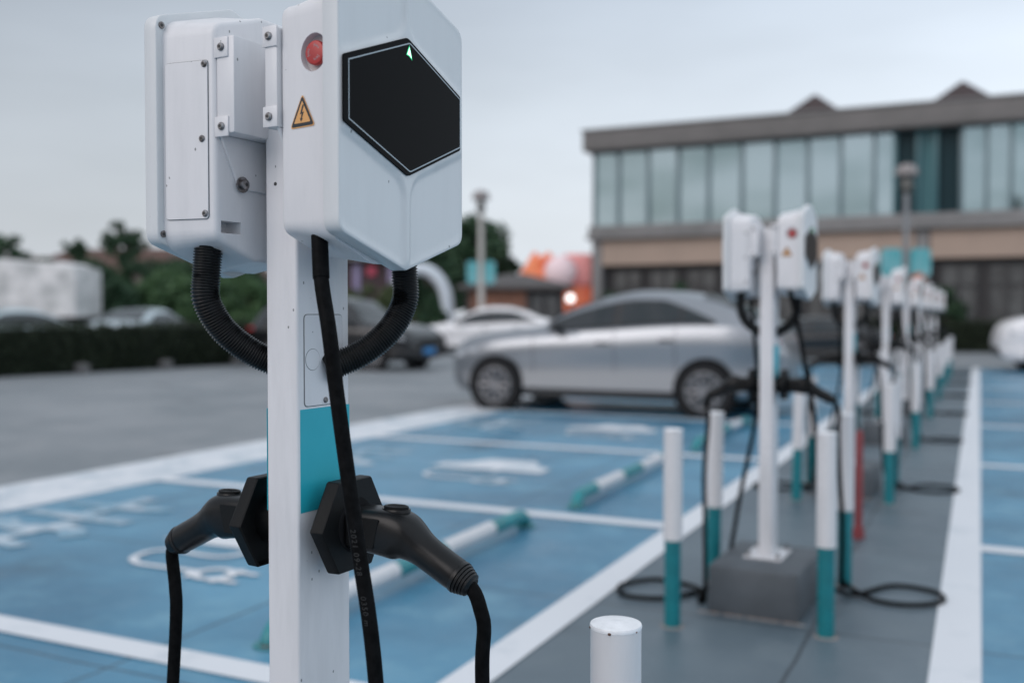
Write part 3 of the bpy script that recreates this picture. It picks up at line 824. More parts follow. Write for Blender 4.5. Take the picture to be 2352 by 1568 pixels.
M['lampglass']=mat('clear_lamp_glass',(.55,.58,.62),.15,.2)
M['taillamp']=mat('red_tail_lamp',(.35,.02,.03),.25)
M['trim']=mat('black_trim',(.015,.016,.018),.5)
M['plate_blue']=mat('blue_number_plate',(.04,.22,.50),.45)
def make_car(name,label,prof,Lc,Wc,hs,paint,loc,rz,group=None,cat='car',plate=True,wr=.33,wb=(.195,.805)):
    root=empty(name,loc,rz,label,cat,group)
    zb=[(0,.36),(.03,.24),(.10,.20),(.88,.20),(.96,.27),(1,.42)]
    wk=[(0,.62),(.025,.80),(.08,.93),(.18,.99),(.5,1),(.85,.985),(.95,.92),(.985,.84),(1,.72)]
    X=lambda u:(u-.5)*Lc
    def st(u):
        top=lin(prof['top'],u)*hs; be=lin(prof['belt'],u)*hs; b0=lin(zb,u)*hs; w_=lin(wk,u)*Wc/2
        be=min(be,top-.012); g=max(0,min(1,(top-be-.06)/.34))
        wr_=w_*(.90-.24*g); ze=top-.035-.04*g if g>0 else top-.02
        ze=max(ze,be+.004)
        return top,be,b0,w_,g,wr_,ze
    def ring(u):
        top,be,b0,w_,g,wr_,ze=st(u); mid=(b0+be)/2
        half=[(0,b0),(w_*.6,b0),(w_*.90,b0+.01),(w_*.972,b0+.09),(w_*.958,b0+(mid-b0)*.72),(w_*.950,mid+.03),(w_*.998,b0+(be-b0)*.70),(w_*.990,b0+(be-b0)*.84),(w_*.955,be-.018),(w_*.925,be)]
        for t in (.33,.66,1): half.append((w_*.925+(wr_-w_*.925)*t,be+(ze-be)*t))
        half+=[(wr_*.86,ze+(top-ze)*.62),(wr_*.5,top-(top-ze)*.12),(0,top)]
        return [(X(u),y,z) for y,z in half]+[(X(u),-y,z) for y,z in half[-2:0:-1]]
    us=[i/72 for i in range(73)]
    us=[u*u*(3-2*u)*.25+u*.75 for u in us]
    b=MB(); b.loft([ring(u) for u in us]); body=b.build('body',paint,root,smooth=40)
    # side glass
    gb_=prof['glass'][1]
    def sidepatch(u0,u1,sgn,t0=.10,t1=.90,n=16):
        pts=[]
        for i in range(n+1):
            u=u0+(u1-u0)*i/n; top,be,b0,w_,g,wr_,ze=st(u)
            col=[]
            tq=max(.04,min(1,(gb_-u)/.15)); tq=tq**.6; t1e=t0+(t1-t0)*tq
            for t in (t0,(t0+t1e)/2,t1e):
                y=w_*.925+(wr_-w_*.925)*t; z=be+(ze-be)*t; col.append((X(u),sgn*(y+.010),z+.004))
            pts.append(col)
        b=MB()
        for i in range(n):
            for j in range(2): b.poly([pts[i][j],pts[i+1][j],pts[i+1][j+1],pts[i][j+1]])
        bmesh.ops.remove_doubles(b.bm,verts=b.bm.verts,dist=.0005)
        return b
    ga,gb=prof['glass']; m1=ga+(gb-ga)*.42; m2=ga+(gb-ga)*.80
    for sgn in (-1,1):
        sidepatch(ga,gb,sgn,.06,.86).build('window_trim',M['trim'],body)
        for (a,c) in ((ga+.015,m1-.008),(m1+.012,m2-.004),(m2+.006,gb-.015)):
            o=sidepatch(a,c,sgn,.11,.80)
            for v in o.bm.verts: v.co.y+=sgn*.006
            o.build('side_window',M['glass'],body)
        # mirror, handles
        top,be,b0,w_,g,wr_,ze=st(ga+.03)
        b=MB(); b.sphere((X(ga+.035),sgn*(w_*.93+.09),be+.07),.075,(.8,1.15,.8),12); b.box(X(ga+.03)-.02,X(ga+.03)+.03,min(sgn*w_*.86,sgn*(w_*.93+.06)),max(sgn*w_*.86,sgn*(w_*.93+.06)),be+.0,be+.04)
        b.build('side_mirror',M['trim'] if paint.name!='white_car_paint' else paint,body)
        for u in (m1-.035,m2-.035):
            top,be,b0,w_,g,wr_,ze=st(u)
            b=MB(); zz=b0+(be-b0)*.80; b.box(X(u)-.085,X(u)+.085,sgn*w_*.995-.012,sgn*w_*.995+.014,zz-.014,zz+.014,.006); b.build('door_handle',M['trim'],body)
        b=MB(); zz=.235*hs; b.box(X(.27),X(.72),sgn*Wc/2*.955-.02,sgn*Wc/2*.955+.014,zz-.055,zz+.02,.01); b.build('sill_trim',M['trim'],body)
        # door seams
        for u in (.30,m1,m2-.01):
            b=MB(); pts=[]
            r_=ring(u)
            for p in r_[4:9]: pts.append(Vector((p[0],sgn*(abs(p[1])+.001),p[2])))
            b.tube(pts,.004,6); b.build('door_seam',M['trim'],body)
    # windscreens
    for nm,(a,c) in (('windscreen',prof['wsh']),('rear_window',prof['rwd'])):
        b=MB(); n=12; G=[]
        for i in range(n+1):
            u=a+(c-a)*i/n; top,be,b0,w_,g,wr_,ze=st(u); row=[]
            for k in (-.9,-.5,0,.5,.9):
                z= top if k==0 else (top-(top-ze)*.12 if abs(k)==.5 else ze+(top-ze)*.50)
                row.append((X(u)+(-.012 if a<.5 else .012),wr_*k,z+.010))
            G.append(row)
        for i in range(n):
            for j in range(4): b.poly([G[i][j],G[i+1][j],G[i+1][j+1],G[i][j+1]])
        bmesh.ops.remove_doubles(b.bm,verts=b.bm.verts,dist=.0005)
        b.build(nm,M['glass'],body)
    # lamps, grille, plate
    for sgn in (-1,1):
        r0=ring(.028); r1=ring(.10)
        zf=(r0[7][2]+r0[8][2])/2; zc=(r1[7][2]+r1[8][2])/2
        b=MB(); b.loft([[ (X(.022),sgn*Wc/2*.62,zf-.03),(X(.022),sgn*Wc/2*.62,zf+.03),(X(.04),sgn*Wc/2*.87,zf+.04),(X(.04),sgn*Wc/2*.87,zf-.03)],
                         [ (X(.045),sgn*Wc/2*.62,zf-.03),(X(.045),sgn*Wc/2*.62,zf+.05),(X(.12),sgn*Wc/2*.965,zc+.0),(X(.12),sgn*Wc/2*.965,zc-.05)]]); b.build('headlight',M['lampglass'],root)
        r0=ring(.97); zt=(r0[7][2]+r0[8][2])/2
        b=MB(); b.box(X(.955),X(.992),min(sgn*Wc/2*.45,sgn*Wc/2*.91),max(sgn*Wc/2*.45,sgn*Wc/2*.91),zt-.05,zt+.03,.01); b.build('tail_light',M['taillamp'],root)
    b=MB(); b.box(X(-.002),X(.02),-Wc*.28,Wc*.28,.30*hs,.46*hs,.02); b.build('grille',M['trim'],root)
    b=MB(); b.box(X(.97),X(1.003),-Wc*.36,Wc*.36,.28*hs,.42*hs,.02); b.build('rear_bumper_trim',M['trim'],root)
    if plate:
        b=MB(); b.box(X(-.008),X(0),-.22,.22,.36*hs,.50*hs,.004); b.build('number_plate',M['plate_blue'],root)
    # wheels
    for u in wb:
        for sgn in (-1,1):
            yo=sgn*Wc/2*.985
            b=MB(); b.tube([(X(u),yo-sgn*.10,wr+.01),(X(u),yo+sgn*.004,wr+.01)],[wr*1.17,wr*1.17],36); b.build('wheel_arch',M['matte_black'],root)
            b=MB(); y0=yo-sgn*.19; y1=yo+sgn*.012
            b.tube([(X(u),y0,wr),(X(u),y0+sgn*.03,wr),(X(u),y1-sgn*.02,wr),(X(u),y1,wr)],[wr*.93,wr,wr,wr*.93],36); wl=b.build('wheel',M['tyre'],root)
            b=MB(); b.tube([(X(u),y1-sgn*.004,wr),(X(u),y1+sgn*.003,wr)],wr*.66,32); rm=b.build('wheel_recess',M['trim'],wl)
            b=MB()
            for k in range(10):
                t=2*PI*k/10; c_,s_=math.cos(t),math.sin(t)
                b.tube([(X(u)+c_*.04,y1+sgn*.006,wr+s_*.04),(X(u)+c_*wr*.66,y1+sgn*.006,wr+s_*wr*.66)],[.018,.026],6)
            b.tube([(X(u),y1,wr),(X(u),y1+sgn*.014,wr)],.05,16)
            ring_=[(X(u)+math.cos(t*PI/18)*wr*.68,y1+sgn*.004,wr+math.sin(t*PI/18)*wr*.68) for t in range(37)]
            b.tube(ring_,.014,6); b.build('rim',M['rim'],wl)
    return root
def car_paint(name,col,metal,rough=.3): return mat(name,col,rough,metal,.5,coat=.5)
P_sil=car_paint('silver_car_paint',(.29,.31,.335),.80,.30)
P_whi=car_paint('white_car_paint',(.80,.79,.80),0,.3)
P_blk=car_paint('black_car_paint',(.012,.013,.015),.2,.25)
P_gry=car_paint('blue_grey_car_paint',(.50,.58,.61),.4,.3)

make_car('silver_hatchback','silver fastback car parked beyond the blue bays with its nose to the left',FAST,4.28,1.78,1.04,P_sil,(-4.16,12.15,0),0,wr=.315,wb=(.18,.805))
p=at(1110,30.5); make_car('white_sedan','white saloon parked behind the silver car in front of the brown kiosk',SEDAN,4.7,1.8,1.0,P_whi,(p.x,p.y,0),R(22),plate=False)
p=at(795,22.6); make_car('black_sport_utility_car','black car with a blue number plate half hidden behind the foreground charging post',SUV,4.4,1.8,.96,P_blk,(p.x,p.y,0),R(178))
p=at(2560,20.2); make_car('white_sport_utility_car','white car cut off by the right edge of the photo',SUV,4.4,1.9,1.13,P_whi,(p.x+.0,p.y+.6,0),R(8),plate=False)
p=at(345,28.5); make_car('silver_car','pale silver car whose roof shows above the hedge left of the post',SEDAN,4.5,1.8,.95,P_gry,(p.x,p.y,0),R(-72),plate=False)
p=at(60,27.5); make_car('pale_blue_car','pale blue grey car at the left edge in front of the covered lorry',SEDAN,4.5,1.8,.95,P_gry,(p.x,p.y,0),R(-100),plate=False)
p=at(1880,24.8); make_car('black_sedan','black car standing beyond the bays behind the third charging post',SEDAN,4.3,1.75,.80,P_blk,(p.x-.4,p.y,0),R(4),plate=False)

# covered lorry
M['tarp']=mat('white_tarpaulin',(.74,.73,.73),.7,var=(.42,.43,.43),vscale=2.2,bump=.6,bscale=6)
p=at(-28,31)
lo=empty('covered_lorry',(p.x,p.y,0),R(28),'long lorry under a quilted white tarpaulin behind the left hedge','lorry')
b=MB(); t=bmesh.new(); bmesh.ops.create_cube(t,size=1)
bmesh.ops.subdivide_edges(t,edges=t.edges,cuts=12,use_grid_fill=True)
for v in t.verts:
    x,y,z=v.co.x*6.2,v.co.y*2.2,1.98+v.co.z*1.70
    # soft corners and sagging folds
    kx=max(0,abs(v.co.x)-.44)/.06; kz=max(0,v.co.z-.40)/.10
    z-=.22*kz*kx*(1 if v.co.z>0 else 0); z+=.05*math.sin(x*2.1)*(v.co.z>0)-.06*(abs(v.co.y)>.45)*(v.co.z>.4)
    y+=.035*math.sin(x*4)*math.cos(z*5)
    v.co=Vector((x,y,z))
b.merge(t); b.build('tarpaulin',M['tarp'],lo,smooth=60)
MB().box(-3.0,3.0,-1,1,.85,1.12,.02).build('chassis',M['trim'],lo)
MB().box(-4.7,-3.15,-1.05,1.05,.55,2.2,.18,3).build('cab',P_whi,lo)
for x in (-3.9,-1.2,1.5,2.4):
    for sgn in (-1,1):
        MB().tube([(x,sgn*1.0,.48),(x,sgn*.72,.48)],.48,24).build('wheel',M['tyre'],lo)

# ---------------------------------------------------------------- vegetation
def leaf_mat(name,a,b_,sc=2.2,rough=.6):
    m=mat(name,a,rough,0,.3,var=b_,vscale=sc)
    return m
M['leaf_dark']=leaf_mat('dark_foliage',(.026,.062,.034),(.050,.10,.048))
M['leaf_mid']=leaf_mat('mid_foliage',(.045,.095,.042),(.085,.16,.065))
M['leaf_olive']=leaf_mat('olive_foliage',(.06,.085,.035),(.10,.13,.06))
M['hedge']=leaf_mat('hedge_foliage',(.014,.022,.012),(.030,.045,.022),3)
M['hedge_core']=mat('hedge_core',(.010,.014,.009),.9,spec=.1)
M['bark']=mat('bark',(.09,.07,.055),.9,var=(.05,.04,.03),vscale=6)
def leaves(b,c,rad,n,size,rng):
    for _ in range(n):
        while True:
            q=Vector((rng.uniform(-1,1),rng.uniform(-1,1),rng.uniform(-1,1)))
            if q.length<1: break
        q=Vector(c)+Vector((q.x*rad[0],q.y*rad[1],q.z*rad[2]))
        nrm=Vector((rng.gauss(0,1),rng.gauss(0,1),rng.gauss(0,.8)+.5)).normalized()
        u=nrm.orthogonal().normalized(); v=nrm.cross(u); sz=size*rng.uniform(.6,1.3)
        a=rng.uniform(0,PI); uu=u*math.cos(a)+v*math.sin(a); vv_=nrm.cross(uu)
        b.poly([q-uu*sz,q-vv_*sz*.5,q+uu*sz,q+vv_*sz*.5])
def tree(x,y,h,cr,ch,m,label,name='tree',group=None,ncl=46,nl=90,size=.16,seed=0,open_=1.0):
    rng=random.Random(seed)
    root=empty(name,(x,y,0),0,label,'tree' if 'shrub' not in name else 'shrub',group)
    zc=h-ch; b=MB()
    lean=Vector((rng.uniform(-.2,.2),rng.uniform(-.2,.2),0))
    b.tube(spline([(0,0,0),lean*.4+Vector((0,0,zc*.5)),lean+Vector((0,0,zc))],5),[.16*h/6*(1-.5*i/10) for i in range(11)],10)
    cl=[]
    for i in range(ncl):
        while True:
            q=Vector((rng.uniform(-1,1),rng.uniform(-1,1),rng.uniform(-1,1)))
            if .25<q.length<1: break
        q=Vector((q.x*cr*.85,q.y*cr*.85,q.z*ch*.85))+Vector((0,0,zc)); cl.append(q)
    for q in cl[:9]:
        b.tube(spline([lean+Vector((0,0,zc*.8)),(lean+q)*.5+Vector((0,0,zc*.5)),q],4),[.06*h/6*(1-.08*i) for i in range(9)],6)
    b.build('trunk',M['bark'],root)
    b=MB()
    for q in cl:
        r=cr*rng.uniform(.16,.34)*open_; leaves(b,q,(r,r,r*.75),nl,size,rng)
    b.build('crown',m,root,smooth=0,recalc=False)
    return root
GT='trees behind the parking area'
def tree_px(px,d,ptop,cr,ch,m,label,seed,**k):
    q=at(px,d,ptop); return tree(q.x,q.y,q.z,cr,ch,m,label,seed=seed,group=GT,**k)
tree_px(8,52,528,1.6,1.5,M['leaf_dark'],'dark tree cut by the left edge above the covered lorry',1,ncl=30,nl=70,open_=.8)
tree_px(285,55,498,1.5,1.5,M['leaf_dark'],'thin airy tree rising above the brown roofs left of the charger box',2,ncl=30,nl=60,open_=.75)
tree_px(175,58,545,.9,.8,M['leaf_dark'],'small dark treetop between the lorry and the airy tree',3,ncl=20,nl=60,open_=.8)
tree_px(1075,46,492,2.3,2.1,M['leaf_dark'],'big dense tree behind the street lamp and the brown kiosk',4,ncl=80,nl=110,size=.18)
tree_px(1150,47,570,1.1,1.3,M['leaf_dark'],'lower right shoulder tree beside the big dense tree',5,ncl=40)
tree_px(990,44,560,1.7,1.9,M['leaf_dark'],'dark tree in front left of the big dense tree under the charger box',6,ncl=40)
GS='shrubs behind the left hedge'
def shrub_px(px,d,ptop,cr,m,label,seed,ch=None):
    q=at(px,d,ptop); ch=ch or q.z*.55
    return tree(q.x,q.y,q.z,cr,ch,m,label,name='shrub',group=GS,ncl=44,nl=120,size=.10,seed=seed,open_=1.25)
shrub_px(275,33,628,.95,M['leaf_dark'],'dark shrub directly right of the white covered lorry',11)
shrub_px(360,34,612,1.0,M['leaf_mid'],'bright green rounded shrub above the pale silver car',12)
shrub_px(435,34,622,1.0,M['leaf_mid'],'green shrub left of the corrugated hose',13)
shrub_px(520,34,628,1.0,M['leaf_mid'],'green shrub between the corrugated hose and the post',14)
shrub_px(590,33,622,.9,M['leaf_mid'],'green shrub touching the left side of the post',15)
shrub_px(310,40,590,1.2,M['leaf_dark'],'tall dark shrub behind the bright green rounded one',16)
shrub_px(480,41,588,1.3,M['leaf_dark'],'tall dark shrub behind the corrugated hose',17)
shrub_px(835,36,640,.9,M['leaf_olive'],'olive shrub directly right of the post under the pink sign',18)
shrub_px(905,36,645,.9,M['leaf_olive'],'olive shrub left of the right hand hose below the lilac panels',19)
shrub_px(995,34,672,.6,M['leaf_dark'],'low dark shrub below the white inflated arch',20)

GW='dark trees massed behind the shrubs on the left'
for i,(px,d,pt,cr,lb) in enumerate(((215,44,592,1.5,'dark round tree peeping over the right end of the covered lorry'),(395,46,580,1.6,'dark tree between the airy tree and the charger box'),(560,44,585,1.6,'dark tree hidden mostly behind the left charger box and post'),(120,46,588,1.4,'dark low tree behind the middle of the covered lorry'))):
    q=at(px,d,pt); tree(q.x,q.y,q.z,cr*1.1,q.z*.5,M['leaf_dark'],lb,group=GW,ncl=60,nl=110,size=.15,seed=70+i,open_=1.2)
shrub_px(400,36,606,1.2,M['leaf_mid'],'broad green shrub between the airy tree and the corrugated hose',21)
shrub_px(560,36,606,1.2,M['leaf_mid'],'broad green shrub just left of the post behind the smaller ones',22)
def hedge(name,label,p0,p1,wd,h,seed):
    p0=Vector(p0); p1=Vector(p1); d=p1-p0; Ln=d.length; ang=math.atan2(d.y,d.x)
    root=empty(name,tuple(p0),ang,label,'hedge')
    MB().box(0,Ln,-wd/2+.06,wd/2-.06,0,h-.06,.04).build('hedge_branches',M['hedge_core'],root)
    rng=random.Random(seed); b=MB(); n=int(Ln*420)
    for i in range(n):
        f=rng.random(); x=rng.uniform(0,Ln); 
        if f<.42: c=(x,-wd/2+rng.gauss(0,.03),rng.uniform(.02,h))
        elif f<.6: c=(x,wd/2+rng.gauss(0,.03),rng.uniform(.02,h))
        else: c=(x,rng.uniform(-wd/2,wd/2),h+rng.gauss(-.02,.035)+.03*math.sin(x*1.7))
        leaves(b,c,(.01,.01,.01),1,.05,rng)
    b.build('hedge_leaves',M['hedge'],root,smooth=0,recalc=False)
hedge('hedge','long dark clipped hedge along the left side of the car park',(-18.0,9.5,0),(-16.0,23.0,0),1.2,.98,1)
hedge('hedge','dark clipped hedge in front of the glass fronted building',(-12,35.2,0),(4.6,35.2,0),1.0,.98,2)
M['stone']=mat('pale_kerb_stone',(.16,.155,.155),.8,var=(.10,.10,.10),vscale=4)
for i in range(7):
    f=i/6; x=-17.1+1.75*f; y=10.6+12.0*f
    o=MB().box(-.12,.12,-.12,.12,0,.20,.05,3).build('kerb_stone',M['stone']); o.location=(x,y,0)
    tag(o,['small pale stone at the hedge foot nearest the left photo edge','small pale stone second from the left along the hedge foot','small pale stone third from the left along the hedge foot','small pale stone fourth from the left along the hedge foot','small pale stone fifth from the left along the hedge foot','small pale stone sixth from the left along the hedge foot','small pale stone at the far end of the hedge foot'][i],'stone','stones along the left hedge')

# ---------------------------------------------------------------- main building (front plane y = 40.5)
FY=40.5
bl=empty('glass_fronted_building',(onY(1362,FY),FY,0),0,'two storey grey and beige building with a long band of teal tinted windows','building')
BX=bl.location.x
def LX(px,Y=FY): return onY(px,Y)-BX
M['facade_grey']=mat('grey_brown_cladding',(.20,.19,.185),.6,var=(.16,.155,.15),vscale=1)
M['beige']=mat('beige_render',(.42,.32,.26),.8,var=(.36,.28,.23),vscale=.6)
M['stone_grey']=mat('grey_stone_trim',(.24,.235,.235),.75,var=(.18,.18,.18),vscale=1.2)
M['dark_wall']=mat('dark_ground_floor',(.035,.034,.036),.6)
M['bglass']=mat('pale_teal_glass',(.29,.385,.415),.05,.80,.9)
M['bglass_dark']=mat('dark_teal_glass',(.012,.035,.043),.35,0,.15)
M['teal_frame']=mat('teal_mullion',(.05,.14,.16),.4)
M['grey_mullion']=mat('grey_mullion',(.13,.19,.21),.45)
M['teal_pane']=mat('teal_pane',(.06,.17,.19),.3,0,.3)
M['lower_glass']=mat('lower_grey_glass',(.11,.115,.115),.2,0,.5,var=(.05,.05,.05),vscale=1.5)
M['tile_red']=mat('brown_red_tiles',(.055,.036,.036),.7,var=(.04,.028,.028),vscale=2)
XE=28
MB().box(0,XE,.35,12,0,8.2).build('wall',M['dark_wall'],bl)
# fascia with ribs
b=MB(); b.box(-.30,XE,-.55,12.4,8.15,8.98,.03)
for i in range(150): 
    x=-.25+i*.19; b.box(x,x+.09,-.60,-.56,8.22,8.90)
b.build('roof_fascia',M['facade_grey'],bl)
b=MB(); b.box(-.34,XE,-.64,12.5,8.98,9.06); b.build('roof_edge',M['stone_grey'],bl)
for px in (1868,2204):
    xc=LX(px,FY+3.3); b=MB(); w_=1.75; z0=9.07
    b.loft([[(xc-w_,2,z0),(xc+w_,2,z0),(xc+w_,4.6,z0),(xc-w_,4.6,z0)],[(xc-.05,3.25,z0+1.40),(xc+.05,3.25,z0+1.40),(xc+.05,3.35,z0+1.40),(xc-.05,3.35,z0+1.40)]])
    b.build('roof_turret',M['tile_red'],bl)
b=MB(); b.box(-.12,XE,-.30,.35,4.55,4.98,.03); b.box(-.2,XE,-.42,.35,4.40,4.55,.02); b.build('ledge',M['stone_grey'],bl)
b=MB(); b.box(.45,LX(2100),-.12,.35,3.30,4.40); b.box(LX(2135),XE,-.12,.35,3.30,4.40); b.build('beige_band',M['beige'],bl)
for xa,xb in ((0,.42),(LX(2103),LX(2132))): MB().box(xa,xb,-.15,.35,0,4.39,.02).build('pillar',M['stone_grey'],bl)
# upper windows
edges=[1365,1420,1488,1556,1626,1702,1778,1853,1928,2005,2052,2104,2146,2204,2262,2318,2380,2440,2500,2560,2620]
for i in range(len(edges)-1):
    a,c=LX(edges[i]),LX(edges[i+1]); dark = edges[i] in (2052,2146)
    if dark or edges[i]==2104:
        o=MB().box(a+.05,c-.05,.22,.3,4.98,8.15).build('window',M['bglass_dark'],bl)
    else:
        ry=random.uniform(-.014,.014); rx=random.uniform(-.012,.012); xm=(a+c)/2
        pm_=Matrix.Translation((xm,.07,6.55))@Matrix.Rotation(ry,4,'Z')@Matrix.Rotation(rx,4,'X')@Matrix.Translation((-xm,-.07,-6.55))
        o=MB().box(a+.05,c-.05,.05,.10,4.98,8.15,M=pm_).build('window',M['bglass'],bl)
    if edges[i]==2104: o.data.materials[0]=M['teal_pane']
    wm=.09 if i%1==0 else .05
    MB().box(a-.07,a+.07,-.06,.30,4.98,8.15,.01).build('window_mullion',M['teal_frame'] if edges[i]>=2052 and edges[i]<2204 else M['grey_mullion'],o)
# ground floor windows with cross bars
x=.9
while x<XE-2:
    if not (LX(2085)<x+.7<LX(2150)):
        o=MB().box(x,x+1.15,.26,.34,.9,3.0).build('window',M['lower_glass'],bl)
        b=MB(); b.box(x+.53,x+.62,.20,.27,.9,3.0); b.box(x,x+1.15,.18,.255,2.25,2.33); b.box(x-.06,x,.18,.3,.85,3.05); b.box(x+1.15,x+1.21,.18,.3,.85,3.05)
        b.build('window_frame',M['dark_wall'],o)
    x+=1.62
# planting in front of the building
shr=[(1552,38,640,.9),(1400,38,660,.7),(2165,37,650,.8),(2330,37,665,.6)]
for i,(px,d,pt,cr) in enumerate(shr):
    q=at(px,d,pt); tree(q.x,q.y,q.z,cr,q.z*.5,M['leaf_dark'],['dark shrub at the building front above the silver car roof','dark shrub at the left corner of the glass fronted building','dark shrub against the building right of the charger row','small dark shrub against the building near the right edge'][i],name='shrub',group='shrubs along the glass fronted building',ncl=30,nl=90,size=.09,seed=40+i,open_=1.2)

for i,(x,y,h) in enumerate(((3.2,-34,13.5),(7.5,-36,12.0),(12.5,-35,14.0))):
    tree(x,y,h,2.6,3.6,M['leaf_dark'],['tall tree mirrored as the left dark shape in the right hand upper panes','tall tree mirrored low in the middle of the right hand upper panes','tall tree mirrored in the upper panes at the right edge'][i],group='tall trees opposite the building seen as reflections',ncl=50,nl=80,size=.24,seed=90+i)
# ---------------------------------------------------------------- lamps with teal banners
M['lamp_metal']=mat('grey_lamp_metal',(.24,.25,.26),.5,var=(.18,.19,.20),vscale=3)
M['lamp_pale']=mat('pale_lamp_column',(.52,.50,.47),.6,var=(.40,.39,.37),vscale=3)
M['banner']=mat('teal_banner',(.04,.33,.36),.5,var=(.22,.46,.50),vscale=2.5)
M['lamp_cap']=mat('lamp_cap',(.26,.235,.23),.5)
M['lamp_dark']=mat('lamp_dark_glass',(.10,.10,.09),.3)
def lamp(px,d,ptop,label,m,bw=.62,colw=.085):
    q=at(px,d,ptop); h=q.z
    root=empty('street_lamp',(q.x,q.y,0),YAW,label,'street lamp','street lamps with teal banners')
    MB().tube([(0,0,0),(0,0,.5),(0,0,.52),(0,0,h-.75)],[colw*1.6,colw*1.5,colw,colw*.8],16).build('column',m,root)
    MB().tube([(0,0,h-.75),(0,0,h-.6),(0,0,h-.30)],[.06,.15,.10],16).build('lantern',M['lamp_dark'],root)
    MB().tube([(0,0,h-.32),(0,0,h-.26),(0,0,h-.06),(0,0,h)],[.22,.29,.22,.05],20).build('lamp_cap',M['lamp_cap'],root)
    for sgn in (-1,1):
        pts=rounded([(sgn*.10,2.15),(sgn*bw,2.15),(sgn*bw,2.86),(sgn*.10,2.86)],.14,5)
        bn=MB().prism(pts,'y',-.03,.03).build('banner',M['banner'],root)
        MB().tube([(0,0,2.8),(sgn*.5,0,2.8)],.018,8).build('banner_arm',M['lamp_metal'],root)
    return root
lamp(2079,25,378,'street lamp with teal banners in front of the dark bay of the glass fronted building',M['lamp_metal'])
lamp(1105,31,438,'street lamp with teal banners in front of the big dense tree',M['lamp_pale'],bw=.44,colw=.10)
q=at(2108,24.3,640)
M['orange_ball']=mat('orange_lantern',(.50,.13,.05),.5)
orb=empty('orange_sign_disc',(q.x,q.y,0),YAW,'small orange disc on a thin stand below the right teal banner','sign')
MB().tube([(0,-.03,q.z),(0,.03,q.z)],.15,20).build('disc',M['orange_ball'],orb)
MB().tube([(0,.04,0),(0,.04,q.z-.1)],.02,8).build('stand',M['lamp_metal'],orb)

# ---------------------------------------------------------------- kiosk
M['wood']=mat('brown_wood_wall',(.27,.125,.08),.7,var=(.19,.09,.06),vscale=4)
M['roof_dark']=mat('dark_brown_roof',(.095,.085,.083),.7,var=(.065,.06,.058),vscale=3)
q=at(1185,38); ki=empty('kiosk',(q.x,q.y,0),YAW-R(2),'small brown wooden kiosk with a dark hipped roof behind the white saloon','kiosk')
MB().box(-1.75,.45,-1.2,1.2,0,2.25,.01).build('wall',M['wood'],ki)
MB().box(.45,1.75,-1.1,1.2,0,2.25,.01).build('window_front',M['dark_wall'],ki)
b=MB()
for x in (-1.78,.42,1.72): b.box(x,x+.09,-1.29,-1.2,0,2.25)
b.build('corner_posts',M['roof_dark'],ki)
for x in (.62,1.15): MB().box(x,x+.42,-1.13,-1.105,.9,1.9).build('window',M['lower_glass'],ki)
b=MB(); z0=2.12
b.loft([[(-2.15,-1.6,z0),(2.15,-1.6,z0),(2.15,1.6,z0),(-2.15,1.6,z0)],[(-2.15,-1.6,z0+.12),(2.15,-1.6,z0+.12),(2.15,1.6,z0+.12),(-2.15,1.6,z0+.12)],[(-.35,-.1,z0+.62),(.35,-.1,z0+.62),(.35,.1,z0+.62),(-.35,.1,z0+.62)]]); b.build('roof',M['roof_dark'],ki,smooth=20)
# lit globe lamp
q=at(1310,33,685); M['globe']=mat('lit_globe',(.9,.9,.9),.4,emis=(1,.93,.90),estr=1.5)
gl=empty('globe_lamp',(q.x,q.y,0),0,'round lit white globe lamp on a short post right of the kiosk','lamp')
MB().sphere((0,0,q.z),.135,n=20).build('globe',M['globe'],gl)
MB().tube([(0,0,0),(0,0,q.z-.12)],[.05,.035],10).build('lamp_post',M['trim'],gl)

# inflatable play structure, red and orange with a white ball
M['inf_red']=mat('red_inflatable',(.90,.15,.08),.45,var=(.92,.30,.12),vscale=1.2)
M['inf_pink']=mat('pink_inflatable',(.88,.38,.36),.45,var=(.82,.26,.25),vscale=1.2)
M['inf_white']=mat('white_inflatable',(.90,.70,.72),.5)
q=at(1283,44); inf=empty('inflatable_castle',(q.x,q.y,0),YAW,'red and orange inflatable play structure with a pale ball behind the kiosk','inflatable')
b=MB(); b.box(-1.5,1.7,-.5,.8,0,3.35,.25,3); b.build('inflatable_body',M['inf_red'],inf)
b=MB()
for x in (-1.05,-.45): b.tube([(x,0,2.6),(x,0,3.55),(x,0,3.95)],[.36,.32,.06],14)
b.tube(spline([(-1.55,-.1,2.8),(-1.2,-.2,3.3),(-.6,-.2,3.6)],6),.25,12); b.build('inflatable_towers',M['inf_red'],inf)
MB().box(.15,1.5,-.62,.5,2.4,3.85,.22,3).build('pink_panel',M['inf_pink'],inf)
MB().sphere((.05,-.65,3.05),.72,(1,.7,1),20).build('pale_ball',M['inf_white'],inf)
# white arch
q=at(965,42); ar=empty('inflatable_arch',(q.x,q.y,0),YAW,'curved white inflatable arch between the right hand hose and the dark shrub','inflatable')
pts=[(1.15*math.cos(t),0,1.55+1.55*math.sin(t)) for t in [PI*i/24 for i in range(25)]]
MB().tube([(1.15,0,0)]+pts+[(-1.15,0,0)],.27,16).build('arch_tube',mat('pale_inflatable',(.62,.68,.74),.5),ar)

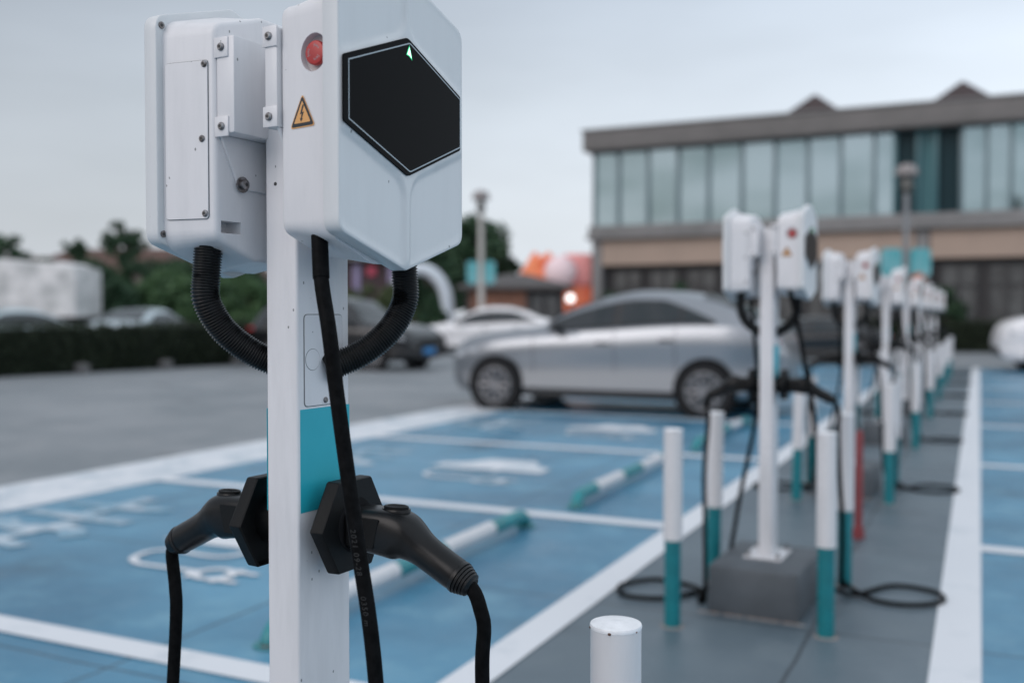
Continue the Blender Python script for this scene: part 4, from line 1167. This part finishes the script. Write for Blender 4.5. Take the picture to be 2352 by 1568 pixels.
# dark shop with pink sign and lilac panels behind the shrubs
q=at(885,50); sh=empty('shop_building',(q.x,q.y,0),YAW,'low dark brown shop with a pink sign and lilac panels seen under the charger box','building')
M['shopw']=mat('dark_brown_shop_wall',(.06,.035,.04),.7)
MB().box(-3.2,3,0,4,0,3.9).build('wall',M['shopw'],sh)
M['pink']=mat('pink_sign',(.60,.08,.14),.5); M['lilac']=mat('lilac_panel',(.30,.26,.42),.5)
MB().box(-.90,-.45,-.08,0,3.15,3.6,.03).build('sign',M['pink'],sh)
for x,w_ in ((-1.6,.35),(.15,.5),(1.0,.55)): MB().box(x,x+w_,-.06,0,2.2,3.7,.02).build('panel',M['lilac'],sh)
b=MB(); b.loft([[(-3.5,-.5,3.9),(3.3,-.5,3.9),(3.3,4.4,3.9),(-3.5,4.4,3.9)],[(-2.4,1.8,5.0),(2.2,1.8,5.0),(2.2,2.1,5.0),(-2.4,2.1,5.0)]]); b.build('roof',M['roof_dark'],sh,smooth=20)

# houses with brown red roofs far left
M['house_wall']=mat('house_wall',(.28,.24,.21),.8); M['red_roof']=mat('faded_red_tiles',(.11,.056,.042),.8,var=(.075,.042,.034),vscale=1.2)
def house(px,d,pr,wd,dep,label,rz):
    q=at(px,d,pr); hr=q.z; he=hr-1.7
    root=empty('house',(q.x,q.y,0),YAW+rz,label,'house','houses with brown red roofs on the left')
    MB().box(-wd/2,wd/2,-dep/2,dep/2,0,he).build('wall',M['house_wall'],root)
    b=MB(); o=.4
    b.loft([[(-wd/2-o,-dep/2-o,he-.1),(wd/2+o,-dep/2-o,he-.1),(wd/2+o,dep/2+o,he-.1),(-wd/2-o,dep/2+o,he-.1)],[(-wd/2+1.6,-.05,hr),(wd/2-1.6,-.05,hr),(wd/2-1.6,.05,hr),(-wd/2+1.6,.05,hr)]])
    b.build('roof',M['red_roof'],root,smooth=20)
    for x in (-wd/4,wd/6): MB().box(x,x+1,-dep/2-.04,-dep/2+.05,he-2,he-.7).build('window',M['lower_glass'],root)
house(90,66,590,7,7,'brown red roofed house directly above the white covered lorry',R(10))
house(275,64,572,10,7,'longer brown red roofed house left of the charger box behind the shrubs',R(-8))
house(480,66,580,8,7,'brown red roofed house showing behind the left charger box',R(5))

# ---------------------------------------------------------------- bring the site to real size
for o in list(C.objects):
    if o.parent is None and o.type in ('MESH','EMPTY') and not o.name.startswith(('charging_post','bollard')):
        o.location = o.location*KS; o.scale = (KS,KS,KS)
